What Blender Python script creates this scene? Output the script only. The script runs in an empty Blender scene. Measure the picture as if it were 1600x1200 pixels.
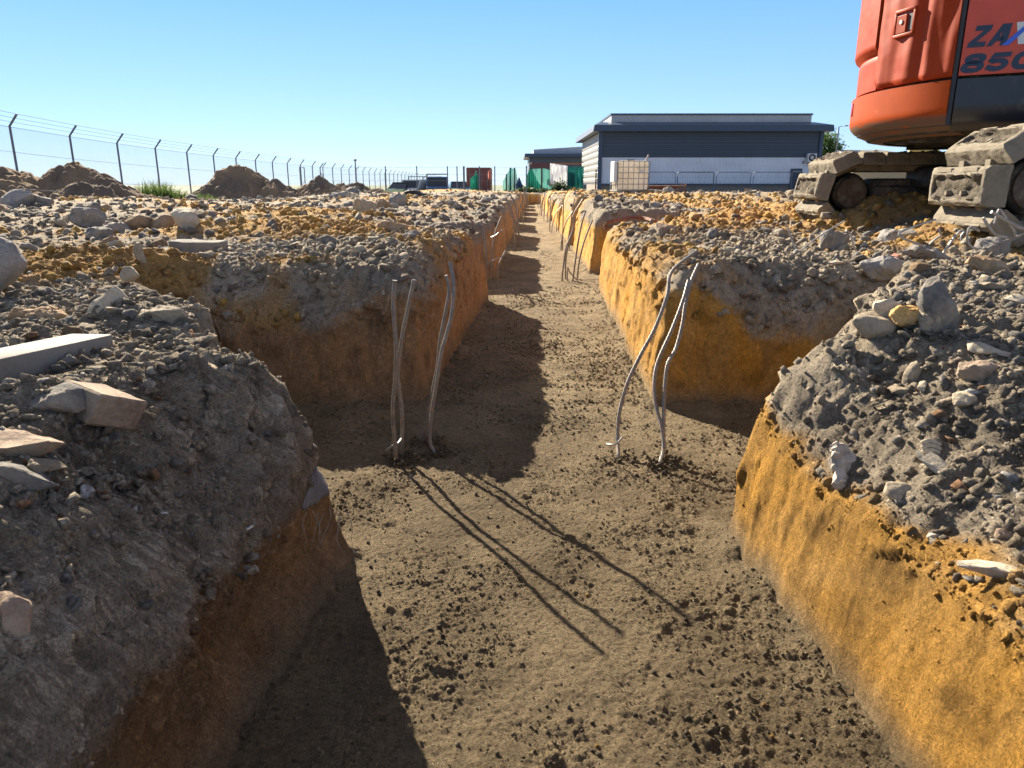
import bpy, bmesh, math, random
import numpy as np
from mathutils import Vector, Matrix, Euler
R = math.radians
random.seed(7); RNG = np.random.default_rng(7)
SC = bpy.context.scene
COL = SC.collection

# ------------------------------------------------------------------ camera model (metres, origin at the lens)
F_PX, PITCH = 1136.0, R(15.31)
CP, SP = math.cos(PITCH), math.sin(PITCH)
def P(px, py, z=None, Y=None):
    """world point seen at photo pixel (1600x1200), on the level z or at the distance Y"""
    r = (px - 800) / F_PX; dn = (py - 600) / F_PX
    dx, dy, dz = r, CP - dn * SP, -SP - dn * CP
    t = Y / dy if Y is not None else z / dz
    return Vector((dx * t, dy * t, dz * t))

# ------------------------------------------------------------------ numpy noise
_perm = np.random.default_rng(3).permutation(256).astype(np.int64)
_perm = np.concatenate([_perm, _perm, _perm])
_g2 = np.stack([np.cos(np.arange(256) * 2.399963), np.sin(np.arange(256) * 2.399963)], 1)
_g3 = np.random.default_rng(5).normal(size=(256, 3)); _g3 /= np.linalg.norm(_g3, axis=1)[:, None]
def _fade(t): return t * t * t * (t * (t * 6 - 15) + 10)
def noise2(x, y):
    xi = np.floor(x).astype(np.int64); yi = np.floor(y).astype(np.int64)
    xf = x - xi; yf = y - yi; u = _fade(xf); v = _fade(yf); xi &= 255; yi &= 255
    def g(i, j, a, b):
        h = _g2[_perm[_perm[(xi + i) & 255] + ((yi + j) & 255)]]
        return h[..., 0] * a + h[..., 1] * b
    n00 = g(0, 0, xf, yf); n10 = g(1, 0, xf - 1, yf); n01 = g(0, 1, xf, yf - 1); n11 = g(1, 1, xf - 1, yf - 1)
    a = n00 + u * (n10 - n00); b = n01 + u * (n11 - n01)
    return 1.5 * (a + v * (b - a))
def noise3(x, y, z):
    xi = np.floor(x).astype(np.int64); yi = np.floor(y).astype(np.int64); zi = np.floor(z).astype(np.int64)
    xf = x - xi; yf = y - yi; zf = z - zi; u = _fade(xf); v = _fade(yf); w = _fade(zf); xi &= 255; yi &= 255; zi &= 255
    def g(i, j, k):
        h = _g3[_perm[_perm[_perm[(xi + i) & 255] + ((yi + j) & 255)] + ((zi + k) & 255)]]
        return h[..., 0] * (xf - i) + h[..., 1] * (yf - j) + h[..., 2] * (zf - k)
    def lx(j, k): a = g(0, j, k); return a + u * (g(1, j, k) - a)
    def ly(k): a = lx(0, k); return a + v * (lx(1, k) - a)
    a = ly(0); return 1.5 * (a + w * (ly(1) - a))
def fbm2(x, y, o=4, gain=.5):
    s = 0; a = 1.0; n = 0
    for i in range(o):
        s = s + a * noise2(x * 2**i + 17.3 * i, y * 2**i - 9.1 * i); n += a; a *= gain
    return s / n
def cells(x, y):
    """nearest and second distance, offset to the nearest seed, three random numbers of its cell"""
    xi = np.floor(x).astype(np.int64); yi = np.floor(y).astype(np.int64)
    f1 = np.full(x.shape, 9.0); f2 = np.full(x.shape, 9.0); bx = np.zeros(x.shape); by = np.zeros(x.shape); bid = np.zeros(x.shape, np.int64)
    for i in (-1, 0, 1):
        for j in (-1, 0, 1):
            h = _perm[_perm[(xi + i) & 255] + ((yi + j) & 255)]
            px = xi + i + _perm[h + 11] / 255.0; py = yi + j + _perm[h + 97] / 255.0
            ox = x - px; oy = y - py; d = np.sqrt(ox * ox + oy * oy)
            near = d < f1
            f2 = np.where(near, f1, np.minimum(f2, d)); f1 = np.where(near, d, f1)
            bx = np.where(near, ox, bx); by = np.where(near, oy, by); bid = np.where(near, h, bid)
    r = [_perm[bid + k] / 255.0 for k in (31, 53, 151)]
    return f1, f2, bx, by, r
def sstep(a, b, x): t = np.clip((x - a) / (b - a), 0, 1); return t * t * (3 - 2 * t)
def smin(a, b, k):
    h = np.clip(.5 + .5 * (b - a) / k, 0, 1); return b + (a - b) * h - k * h * (1 - h)

# ------------------------------------------------------------------ the dug ground
FLOOR = -.95
XL = ((-4, .3, 1.12, 1.55, 1.75, 3.1, 4.5, 6.15, 8, 20, 23, 37, 60), (-.50, -.48, -.468, -.435, -.40, -.40, -.31, -.20, -.16, .16, .27, .70, 1.2))
XR = ((-4, 1.04, 1.77, 3.36, 7.4, 12, 22.7, 37, 60), (.68, .65, .60, .64, .84, .92, 1.08, 1.45, 2.0))
PADS_L = [(1.74, 3.10, .98, 1.45), (6.15, 7.35, .9, .3)]      # near edge, far edge, reach, slant of the near edge
PADS_R = [(1.88, 3.10, 1.05, 1.7), (6.75, 8.0, .9, .3)]
for k in range(7):
    c = 11.3 + 4.15 * k
    PADS_L.append((c - .6, c + .6, .8, .2)); PADS_R.append((c - .4, c + .7, .8, .2))
def trench(x, y):
    """signed distance to the trench outline: negative over the floor"""
    wob = .018 * noise2(y * 2.3, y * 0 + 3.3) + .012 * noise2(y * 7.1, y * 0 + 8.3) + .003 * noise2(y * 19, x * 7)
    wob2 = .018 * noise2(y * 2.1, y * 0 + 43.3) + .012 * noise2(y * 6.7, y * 0 + 28.3) + .003 * noise2(y * 21, x * 7 + 9)
    xl = np.interp(y, *XL) + wob; xr = np.interp(y, *XR) + wob2
    d = np.maximum(np.maximum(xl - x, x - xr), y - 38.3)
    wy = .03 * noise2(x * 3.1, x * 0 + 1.7) + .012 * noise2(x * 11, x * 0 + 5.7)
    for pads, sgn, ed in ((PADS_L, -1, xl), (PADS_R, 1, xr)):
        for (a, b, L, sl) in pads:
            t = (x - ed) * sgn
            a2 = a + sl * np.maximum(t - .2, 0); k = 1 / math.sqrt(1 + sl * sl)
            qy = np.maximum((y + wy - b), np.where(t > .2, (a2 - y - wy) * k, a2 - y - wy)) + .06
            qx = np.abs(t - (L - .4) / 2) - ((L + .4) / 2 - .06)
            box = np.sqrt(np.maximum(qx, 0)**2 + np.maximum(qy, 0)**2) + np.minimum(np.maximum(qx, qy), 0) - .06
            d = smin(d, box, .05)
    return d

# loose sand heaps and rubble ridges: photo pixel of the foot, radii, height, tone (1 orange, 0 grey)
BUMPS = []
def bump(px, py, rx, ry, h, tone, z=-.36):
    p = P(px, py, z=z); BUMPS.append((p.x, p.y, rx, ry, h, tone))
for b in ((150, 418, .50, .22, .075, 1), (60, 440, .35, .25, .04, 1), (320, 372, .5, .3, .05, .7), (430, 365, .9, .5, .09, .9), (540, 372, .5, .6, .06, .9),
          (600, 395, .35, .5, .05, .8), (480, 345, 1.1, .8, .10, .8), (330, 335, 1.6, 1.0, .10, .6), (690, 330, .7, 1.5, .10, .5), (620, 318, 2.2, 2.5, .12, .6),
          (700, 302, 2.5, 3, .15, .9), (760, 306, 1.5, 4, .12, .5), (560, 310, 1.5, 2.5, .14, .3), (180, 322, 2.5, 1.5, .12, .5),
          (240, 500, .22, .18, .06, 0), (170, 480, .25, .2, .03, 0), (490, 400, .5, .25, .03, 0), (700, 390, .25, .6, .04, .5),
          (1010, 400, .35, .45, .05, .9), (1100, 365, .6, .5, .09, 1), (1180, 352, .7, .6, .12, 1), (1240, 345, .6, .5, .10, 1), (1020, 345, .9, .8, .08, .5),
           (1540, 395, .5, .25, .12, 1), (1590, 400, .4, .25, .12, 1), 
          (1300, 420, .4, .3, .05, .1), (1480, 440, .5, .35, .06, .15), (960, 335, .9, 1.5, .14, 0), (910, 322, 1.0, 3.0, .15, .3), (1100, 328, 3, 1.2, .10, 1),
          (1200, 320, 2.5, 1.5, .12, .4), (1000, 318, 2.5, 2.5, .12, .7), (1150, 308, 4.5, 2, .14, .4), (900, 306, 2, 4, .14, .8), (1420, 530, .28, .12, .04, 1), (1400, 500, .3, .2, .03, .3)):
    bump(*b)

def floor_z(x, y, d):
    patch = sstep(-.16, .22, fbm2(x * 2.9 + 60, y * 2.9, 4)); hold = sstep(-.2, .2, fbm2(x * 7 + 5, y * 7, 3))
    z = FLOOR + .012 * fbm2(x * 2.5, y * 2.5 + 5, 3) + .006 * fbm2(x * 8, y * 11, 3) + .0035 * fbm2(x * 26, y * 26, 3) + .0028 * fbm2(x * 90, y * 90, 2) + .010 * noise2(x * 1.7, y * 11) * sstep(2.6, 3.4, y)
    for cs, amp, drop, o in ((.010, .0034, .25, 1.), (.017, .0050, .45, 11.), (.033, .0080, .72, 23.)):
        f1, f2, ox, oy, r = cells(x / cs + .30 * noise2(x * .4 / cs, y * .4 / cs) + o, y / cs + .30 * noise2(x * .4 / cs + 9, y * .4 / cs))
        z = z + amp * np.sqrt(np.clip(1 - (f1 / (.35 + .33 * r[0]))**2, 0, 1)) * (.25 + r[1]) * (r[2] > drop) * (.12 + .88 * patch * (.35 + .65 * hold))
    return z + .030 * np.exp(-(np.minimum(d, 0) / .05)**2) * np.clip(.5 + noise2(x * 9, y * 9), 0, 1)

for b in ((1310, 347, .45, .25, .10, 1), (1375, 344, .42, .24, .15, 1), (1425, 346, .40, .24, .14, 1), (1480, 356, .5, .2, .08, 1)): bump(*b, z=-.27)
def ground(x, y, fine=None):
    """height and soil of the ground sheet at plan points: z, sand share, floor share, stone tone, rubble share, signed distance"""
    d = trench(x, y)
    left = x < np.interp(y, *XL) + .5
    top = -.365 + .035 * fbm2(x * .55 + 4, y * .55, 3) + .02 * fbm2(x * 1.9, y * 1.9 + 7, 3)
    top = top - .5 * sstep(32, 64, y) - .25 * sstep(52, 64, y) * sstep(1, -4, x) - .12 * sstep(-7, -16, x)
    top = top + .10 * sstep(2.2, 3.4, x) * sstep(2.9, 3.7, y) * sstep(11, 8, y)          # the bank the digger stands on
    sand = .17 + .12 * sstep(3, 5, y) * sstep(22, 14, y) - .16 * sstep(5, 8, y) * sstep(.5, -.5, x) + .9 * (fbm2(x * .8 + 31, y * .8 - 12, 4) - .02)
    hb = np.zeros_like(x)
    for (bx, by, rx, ry, h, tone) in BUMPS:
        w = np.exp(-(((x - bx) / rx)**2 + ((y - by) / ry)**2) * 1.3)
        hb = hb + h * w; sand = sand * (1 - w) + (tone * 1.25 - .15) * w
    top = top + hb * (1 + .4 * fbm2(x * 2.7, y * 2.7, 3))
    sand = sand + .35 * fbm2(x * 5, y * 5 + 3, 3)
    nearblk = sstep(2.0, 1.6, y)
    sand = sand - .9 * nearblk * sstep(3.5, 2.5, np.abs(x)) - .35 * sstep(3.2, 2.0, y) + .1
    # section of the bank: upright cut face, then a broken shoulder up to the surface
    corner = np.where(left, sstep(1.74, 1.30, y), .25 + .75 * sstep(1.85, 1.25, y)); side_on = corner * np.exp(-((np.maximum(np.interp(y, *XL) - x, x - np.interp(y, *XR)) - d) / .09)**2) * nearblk
    dcor = np.maximum(np.interp(y, *XL) - x, x - np.interp(y, *XR))
    front = (1 - np.exp(-(np.maximum(dcor - d, 0) / .10)**2)) * sstep(2.75, 2.95, y) * sstep(4.3, 3.7, y)
    sw = np.where(left, .09 - .03 * nearblk + .30 * side_on, .10 + .38 * side_on + 0 * x) + .24 * front
    sw = sw * (1 + .35 * noise2(x * 2.2, y * 2.2))
    sw = np.maximum(sw, .05)
    zb = np.where(left, -.47 - .25 * nearblk, -.49 - .13 * nearblk) + .05 * noise2(x * 3 + 9, y * 3) - .12 * front
    wall_w = .05
    t = np.clip(d / wall_w, 0, 1); u = np.clip((d - wall_w) / sw, 0, 1)
    fl = FLOOR + .012 * fbm2(x * 2.5, y * 2.5 + 5, 3) + .025 * np.exp(-(np.minimum(d, 0) / .05)**2) * (.5 + noise2(x * 9, y * 9))
    z = fl + (zb - fl) * (t * (1.25 - .25 * t)) + (top - zb) * (1 - (1 - u)**1.7)
    floorm = 1 - sstep(-.004, .012, d)
    # relief: broken stones and clods (flat tilted cells), round sand crumbs
    rub = np.clip(1 - np.clip(sand, 0, 1), 0, 1) * sstep(.04, .17, d)
    flat = sstep(.15, .45, fbm2(x * 1.3 + 50, y * 1.3, 3) + .25)       # trampled parts are smoother
    tone = np.zeros_like(x); rel = np.zeros_like(x)
    for (cs, amp, wt) in ((.24, .030, .5), (.11, .020, .8), (.052, .012, 1.0)):
        f1, f2, ox, oy, r = cells(x / cs + noise2(x / cs * 1.7, y / cs * 1.7) * .35, y / cs + 40 * cs)
        keep = sstep(.03, .25, f2 - f1) * (r[0] > .35)
        hh = (r[1] - .25) + 1.1 * ((r[2] - .5) * ox + (r[0] - .6) * oy)
        rel = rel + amp * hh * keep * (1 - .75 * flat); tone = tone + wt * keep * (r[1] - .5) * (1 - .5 * flat)
    f1, f2, ox, oy, r = cells(x / .027 + .35 * noise2(x * 14, y * 14), y / .027)
    crumb = np.sqrt(np.clip(1 - (f1 / (.35 + .35 * r[0]))**2, 0, 1)) * (.3 + r[1])
    g1, g2, ox, oy, q = cells(x / .075 + 7, y / .075 + .4 * noise2(x * 7, y * 7))
    clod = np.sqrt(np.clip(1 - (g1 / (.4 + .3 * q[0]))**2, 0, 1)) * (.2 + q[1])
    above = sstep(.02, .12, d)
    z = z + rub * rel * above
    sandm = np.clip(sand, 0, 1) * above
    z = z + sandm * (.020 * clod + .010 * crumb + .02 * fbm2(x * 9, y * 9, 3))
    lumpy = sstep(-.2, .25, fbm2(x * 3.3 + 70, y * 3.3, 3))
    z = z + rub * above * (.006 * crumb + lumpy * .014 * clod + .010 * fbm2(x * 13, y * 13, 3) + .006 * fbm2(x * 45, y * 45, 2))
    return z, sand, floorm, tone, rub, d, zb

def soil_colour(x, y, z, sand, floorm, tone, rub, d, zb):
    n = fbm2(x * 4 + 3, y * 4 + z * 6, 4); n2 = fbm2(x * 1.1 + 80, y * 1.1 + z * 2, 3)
    grey = np.array([.445, .37, .275]); pale = np.array([.60, .50, .365]); dark = np.array([.265, .22, .165])
    c = grey[None] + (pale - grey)[None] * np.clip(.45 + .9 * n2 + .25 * n, 0, 1)[:, None]
    c = c + (dark - grey)[None] * np.clip(-tone * .9 - .1, 0, 1)[:, None]
    c = c * (1 + .30 * np.clip(tone, -1, 1) * np.clip(rub, 0, 1))[:, None]
    c = c * (1 - .36 * sstep(3.2, 6.5, y))[:, None]                # darkened further on to tone down the overbright far ground
    so = np.array([.62, .37, .115]); so2 = np.array([.52, .325, .15]); ss = np.clip(.5 + 1.3 * n, 0, 1)[:, None]
    sc = so[None] * (1 - ss) + so2[None] * ss
    s = sstep(.35, .75, sand + .25 * n)[:, None]
    c = c * (1 - s) + sc * s
    # cut face: orange sand below the made ground, left bank painted browner for its shade, streaked
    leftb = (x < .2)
    nearb = sstep(2.0, 1.6, y)
    st = fbm2((x + y) * 14, z * 2.2, 3)
    front = sstep(.15, .5, np.abs(x - np.where(leftb, np.interp(y, *XL), np.interp(y, *XR)))) * sstep(4, 3.3, y)
    zc = np.where(leftb, -.45 - .26 * nearb, -.44 - .14 * nearb) - .17 * front * (1 - nearb) + .12 * n + .08 * n2
    wl = sstep(.03, -.03, z - zc) * sstep(-.012, .012, d) * (d < .6)
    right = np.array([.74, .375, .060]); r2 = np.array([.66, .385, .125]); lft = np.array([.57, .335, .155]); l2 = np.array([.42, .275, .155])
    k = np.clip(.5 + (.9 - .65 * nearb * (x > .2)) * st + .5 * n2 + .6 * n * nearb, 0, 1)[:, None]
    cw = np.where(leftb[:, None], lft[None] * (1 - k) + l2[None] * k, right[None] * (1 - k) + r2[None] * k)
    cw = cw * (1 - .30 * sstep(.05, .35, fbm2((x + y) * 6 + 40, z * 8, 4)))[:, None]
    c = c * (1 - wl[:, None]) + cw * wl[:, None]
    fa = np.array([.222, .165, .095]); fb = np.array([.32, .243, .143])
    kf = np.clip(.5 + 1.1 * n + 1.1 * n2, 0, 1)[:, None]
    cf = fa[None] * (1 - kf) + fb[None] * kf
    f = floorm[:, None]; c = c * (1 - f) + cf * f
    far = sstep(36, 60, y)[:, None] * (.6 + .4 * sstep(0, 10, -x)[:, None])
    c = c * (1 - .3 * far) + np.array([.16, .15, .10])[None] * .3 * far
    return np.clip(c, .02, .9)

# ------------------------------------------------------------------ mesh helpers
def mesh_np(name, v, f, colour=None, smooth=False):
    v = np.asarray(v, np.float32); f = np.asarray(f, np.int32); k = f.shape[1]
    me = bpy.data.meshes.new(name)
    me.vertices.add(len(v)); me.vertices.foreach_set('co', v.ravel())
    me.loops.add(f.size); me.loops.foreach_set('vertex_index', f.ravel())
    me.polygons.add(len(f)); me.polygons.foreach_set('loop_start', np.arange(0, f.size, k, dtype=np.int32))
    if smooth: me.polygons.foreach_set('use_smooth', np.ones(len(f), bool))
    me.update(calc_edges=True)
    if colour is not None:
        a = me.color_attributes.new('soil', 'FLOAT_COLOR', 'POINT')
        c = np.ones((len(v), 4), np.float32); c[:, :3] = colour; a.data.foreach_set('color', c.ravel())
    return me
def link(name, me, mat=None, parent=None, loc=None, rot=None):
    o = bpy.data.objects.new(name, me); COL.objects.link(o)
    if mat is not None and me is not None: me.materials.clear(); me.materials.append(mat)
    if parent is not None: o.parent = parent
    if loc is not None: o.location = loc
    if rot is not None: o.rotation_euler = rot
    return o
def tag(o, label=None, cat=None, group=None, kind=None):
    for k, v in (('label', label), ('category', cat), ('group', group), ('kind', kind)):
        if v: o[k] = v
    return o
def thing(name, label, cat, loc=(0, 0, 0), rot=0, group=None):
    o = bpy.data.objects.new(name, None); COL.objects.link(o); o.empty_display_size = .1
    o.location = loc; o.rotation_euler = (0, 0, rot) if not hasattr(rot, '__len__') else rot
    return tag(o, label, cat, group)
def children(o): return [c for c in bpy.data.objects if c.parent == o]
def copy_tree(o, parent=None):
    c = o.copy(); COL.objects.link(c)
    if parent is not None: c.parent = parent
    for ch in children(o): copy_tree(ch, c)
    return c

class MB:
    """collects boxes, bars, tubes and plates and links them as one mesh"""
    def __init__(s): s.v = []; s.f = []
    def add(s, vs, fs):
        b = len(s.v); s.v += [tuple(p) for p in vs]; s.f += [tuple(i + b for i in f) for f in fs]; return s
    def box(s, c, size, m=None, bev=0):
        x, y, z = (a / 2 for a in size)
        if bev <= 0:
            vs = [Vector((i * x, j * y, k * z)) for i in (-1, 1) for j in (-1, 1) for k in (-1, 1)]
            fs = [(0, 1, 3, 2), (4, 6, 7, 5), (0, 4, 5, 1), (2, 3, 7, 6), (0, 2, 6, 4), (1, 5, 7, 3)]
        else:
            bm = bmesh.new(); bmesh.ops.create_cube(bm, size=1)
            bmesh.ops.scale(bm, vec=(2 * x, 2 * y, 2 * z), verts=bm.verts)
            bmesh.ops.bevel(bm, geom=bm.edges[:], offset=bev, segments=2, affect='EDGES', profile=.5)
            vs = [v.co.copy() for v in bm.verts]; bm.verts.index_update(); fs = [tuple(v.index for v in f.verts) for f in bm.faces]; bm.free()
        M = (m if m is not None else Matrix()); c = Vector(c)
        return s.add([M @ v + c for v in vs], fs)
    def bar(s, a, b, w, h=None, up=(0, 0, 1)):
        a = Vector(a); b = Vector(b); d = (b - a); h = h or w; L = d.length; d.normalize()
        u = Vector(up); 
        if abs(u.dot(d)) > .95: u = Vector((0, 1, 0))
        sx = d.cross(u).normalized(); sy = sx.cross(d)
        vs = [p + sx * i * w / 2 + sy * j * h / 2 for p in (a, b) for i, j in ((-1, -1), (1, -1), (1, 1), (-1, 1))]
        return s.add(vs, [(3, 2, 1, 0), (4, 5, 6, 7), (0, 1, 5, 4), (1, 2, 6, 5), (2, 3, 7, 6), (3, 0, 4, 7)])
    def tube(s, pts, r, n=8, rings=None):
        pts = [Vector(p) for p in pts]; rs = r if hasattr(r, '__len__') else [r] * len(pts)
        vs = []; prev = None
        for i, p in enumerate(pts):
            t = (pts[min(i + 1, len(pts) - 1)] - pts[max(i - 1, 0)]).normalized()
            if prev is None: prev = t.orthogonal().normalized()
            prev = (prev - t * prev.dot(t)).normalized(); q = t.cross(prev)
            vs += [p + (prev * math.cos(a) + q * math.sin(a)) * rs[i] for a in (2 * math.pi * k / n for k in range(n))]
        fs = [(i * n + k, i * n + (k + 1) % n, (i + 1) * n + (k + 1) % n, (i + 1) * n + k) for i in range(len(pts) - 1) for k in range(n)]
        fs += [tuple(range(n - 1, -1, -1)), tuple((len(pts) - 1) * n + k for k in range(n))]
        return s.add(vs, fs)
    def cyl(s, a, b, r, n=24): return s.tube([a, b], r, n)
    def prism(s, pts, a, b):
        """outline pts (u,v) swept from mapping a(u,v) to b(u,v)"""
        n = len(pts); vs = [a(*p) for p in pts] + [b(*p) for p in pts]
        return s.add(vs, [tuple(range(n - 1, -1, -1)), tuple(range(n, 2 * n))] + [(i, (i + 1) % n, n + (i + 1) % n, n + i) for i in range(n)])
    def build(s, name, mat, parent=None, smooth=False, **k):
        me = bpy.data.meshes.new(name); me.from_pydata(s.v, [], s.f)
        bm = bmesh.new(); bm.from_mesh(me); bmesh.ops.recalc_face_normals(bm, faces=bm.faces[:]); bm.to_mesh(me); bm.free()
        if smooth:
            for p in me.polygons: p.use_smooth = True
            me.set_sharp_from_angle(angle=R(40))
        return link(name, me, mat, parent, **k)

# ------------------------------------------------------------------ materials
MATS = {}
def nodes(name):
    m = bpy.data.materials.new(name); m.use_nodes = True; nt = m.node_tree
    return m, nt, nt.nodes['Principled BSDF']
def N(nt, typ, **kw):
    n = nt.nodes.new(typ)
    for k, v in kw.items():
        if k.startswith('i_'): n.inputs[k[2:].replace('_', ' ')].default_value = v
        else: setattr(n, k, v)
    return n
def noise_node(nt, scale, detail=6, rough=.6, vec=None):
    t = N(nt, 'ShaderNodeTexNoise'); t.inputs['Scale'].default_value = scale; t.inputs['Detail'].default_value = detail; t.inputs['Roughness'].default_value = rough
    if vec is not None: nt.links.new(vec, t.inputs['Vector'])
    return t.outputs['Fac']
def ramp(nt, fac, *stops):
    r = N(nt, 'ShaderNodeValToRGB'); e = r.color_ramp.elements
    while len(e) < len(stops): e.new(.5)
    for el, (p, c) in zip(e, stops): el.position = p; el.color = (*c, 1) if hasattr(c, '__len__') else (c, c, c, 1)
    nt.links.new(fac, r.inputs[0]); return r.outputs[0]
def mix(nt, fac, a, b, mode='MIX'):
    m = N(nt, 'ShaderNodeMix', data_type='RGBA', blend_type=mode)
    for sock, v in ((m.inputs[0], fac), (m.inputs[6], a), (m.inputs[7], b)):
        if hasattr(v, 'is_linked'): nt.links.new(v, sock)
        elif hasattr(v, '__len__'): sock.default_value = (*v, 1)
        else: sock.default_value = v
    return m.outputs[2]
def bumpn(nt, bsdf, h, dist, strength=1.0, prev=None):
    b = N(nt, 'ShaderNodeBump'); b.inputs['Distance'].default_value = dist; b.inputs['Strength'].default_value = strength
    nt.links.new(h, b.inputs['Height'])
    if prev is not None: nt.links.new(prev, b.inputs['Normal'])
    nt.links.new(b.outputs[0], bsdf.inputs['Normal']); return b.outputs[0]
def coords(nt, kind='Object'): return N(nt, 'ShaderNodeTexCoord').outputs[kind]

def soil_mat():
    m, nt, b = nodes('soil'); v = coords(nt, 'Object')
    a = N(nt, 'ShaderNodeVertexColor', layer_name='soil').outputs[0]
    f = noise_node(nt, 55, 8, .75, v); f2 = noise_node(nt, 220, 4, .7, v); f3 = noise_node(nt, 9, 5, .6, v)
    c = mix(nt, 1, a, ramp(nt, f, (.28, .62), (.72, 1.32)), 'MULTIPLY')
    c = mix(nt, 1, c, ramp(nt, f2, (.3, .72), (.7, 1.25)), 'MULTIPLY')
    c = mix(nt, 1, c, ramp(nt, f3, (.3, .85), (.7, 1.12)), 'MULTIPLY')
    nt.links.new(c, b.inputs['Base Color']); b.inputs['Roughness'].default_value = .95; b.inputs['Specular IOR Level'].default_value = .15
    n1 = bumpn(nt, b, f, .014, 1.0); bumpn(nt, b, f2, .005, .9, n1)
    return m
def stone_mat(name, cols, scale=30, bump_d=.004, speck=0):
    m, nt, b = nodes(name); v = coords(nt, 'Object')
    inf = N(nt, 'ShaderNodeObjectInfo').outputs['Random']
    f = noise_node(nt, scale, 8, .7, v); g = noise_node(nt, scale * 6, 4, .7, v)
    c = ramp(nt, f, (.25, cols[0]), (.5, cols[1]), (.75, cols[2]))
    c = mix(nt, 1, c, ramp(nt, g, (.3, .7), (.7, 1.25)), 'MULTIPLY')
    c = mix(nt, 1, c, ramp(nt, inf, (0, .75), (1, 1.2)), 'MULTIPLY')
    dn = noise_node(nt, scale * .35, 6, .65, v); c = mix(nt, ramp(nt, dn, (.44, 0.0), (.66, .6)), c, (.38, .30, .205))
    if speck:
        w = N(nt, 'ShaderNodeTexVoronoi'); w.inputs['Scale'].default_value = 45; nt.links.new(v, w.inputs['Vector'])
        c = mix(nt, ramp(nt, w.outputs['Distance'], (.18, speck), (.32, 0.0)), c, ramp(nt, w.outputs['Color'], (0, (.12, .10, .085)), (.5, (.34, .27, .20)), (1, (.42, .40, .37))))
    nt.links.new(c, b.inputs['Base Color']); b.inputs['Roughness'].default_value = .93; b.inputs['Specular IOR Level'].default_value = .2
    n1 = bumpn(nt, b, f, bump_d * 2, .8); bumpn(nt, b, g, bump_d * .6, .8, n1)
    return m
def plain(name, col, rough=.6, metal=0, var=.15, scale=6, bump_d=0, bump_s=60, dirt=None, dirt_amt=.5, spec=.5, coord='Object'):
    m, nt, b = nodes(name); v = coords(nt, coord)
    f = noise_node(nt, scale, 6, .65, v)
    c = mix(nt, 1, col, ramp(nt, f, (.3, 1 - var), (.7, 1 + var)), 'MULTIPLY')
    if dirt is not None:
        g = noise_node(nt, scale * 1.7, 8, .7, v)
        c = mix(nt, ramp(nt, g, (.62 - .3 * dirt_amt, 0.0), (.80 - .25 * dirt_amt, 1.0)), c, dirt)
    nt.links.new(c, b.inputs['Base Color']); b.inputs['Roughness'].default_value = rough; b.inputs['Metallic'].default_value = metal; b.inputs['Specular IOR Level'].default_value = spec
    if bump_d: bumpn(nt, b, noise_node(nt, bump_s, 6, .7, v), bump_d)
    return m
M = {}
M['soil'] = soil_mat()
M['concrete'] = stone_mat('broken_concrete', ((.15, .145, .135), (.25, .235, .215), (.35, .33, .30)), 14, .008, .6)
M['stone'] = stone_mat('dusty_stone', ((0.26, 0.215, 0.156), (0.377, 0.312, 0.221), (0.494, 0.416, 0.299)), 22, .004)
M['darkstone'] = stone_mat('dark_stone', ((0.106, 0.1, 0.094), (0.15, 0.14, 0.125), (0.213, 0.188, 0.15)), 18, .004)
M['palestone'] = stone_mat('pale_stone', ((0.331, 0.283, 0.207), (0.423, 0.362, 0.268), (0.515, 0.442, 0.333)), 22, .003)
M['brownstone'] = stone_mat('brown_clod', ((0.221, 0.143, 0.078), (0.312, 0.202, 0.111), (0.403, 0.26, 0.13)), 22, .006)
M['brick'] = stone_mat('old_brick', ((.19, .13, .095), (.26, .19, .135), (.30, .25, .185)), 12, .006)
M['redbrick'] = stone_mat('red_brick', ((0.456, 0.156, 0.096), (0.504, 0.216, 0.144), (0.54, 0.324, 0.24)), 20, .004)
M['sandclod'] = stone_mat('sand_clod', ((.42, .25, .085), (.54, .33, .115), (.48, .32, .15)), 30, .008)
M['white'] = plain('white_plastic', (.55, .55, .53), .5, var=.1, scale=20)
M['steel'] = plain('galvanised_steel', (.20, .21, .22), .5, .6, .3, 25)
M['rebar'] = plain('reinforcing_steel', (.185, .172, .155), .55, .35, .3, 40, .0006, 300, (.26, .16, .09), .45)
M['wire'] = plain('bare_wire', (.30, .285, .26), .5, .3, .25, 30)
M['rust'] = plain('rusty_steel', (.20, .085, .045), .85, 0, .35, 20)
M['mud'] = plain('dried_mud', (.215, .185, .138), .92, 0, .16, 9, .004, 55, (.14, .118, .085), .4, .15)
M['darkmud'] = plain('packed_dark_mud', (.125, .105, .078), .95, 0, .35, 30, .012, 80, (.06, .05, .04), .5, .1)
M['blacksteel'] = plain('greasy_black_steel', (.028, .027, .026), .65, 0, .3, 8, .002, 40, (.12, .10, .075), .42, .3)
M['trackframe'] = plain('dusty_track_frame', (.045, .042, .038), .8, 0, .3, 6, .003, 30, (.19, .15, .105), .5, .2)
M['gloss_black'] = plain('black_panel', (.018, .02, .026), .32, 0, .2, 4, 0, 1, (.09, .08, .07), .18)
M['dark_grey'] = plain('dark_rubber', (.02, .02, .022), .6)
M['navy_letter'] = plain('navy_sticker', (.012, .022, .05), .35, var=.1, scale=40, dirt=(.14, .07, .05), dirt_amt=.12)
M['blue_letter'] = plain('blue_sticker', (.03, .11, .55), .35, var=.1)
M['white_letter'] = plain('silver_sticker', (.55, .57, .56), .35, var=.1)

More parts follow.
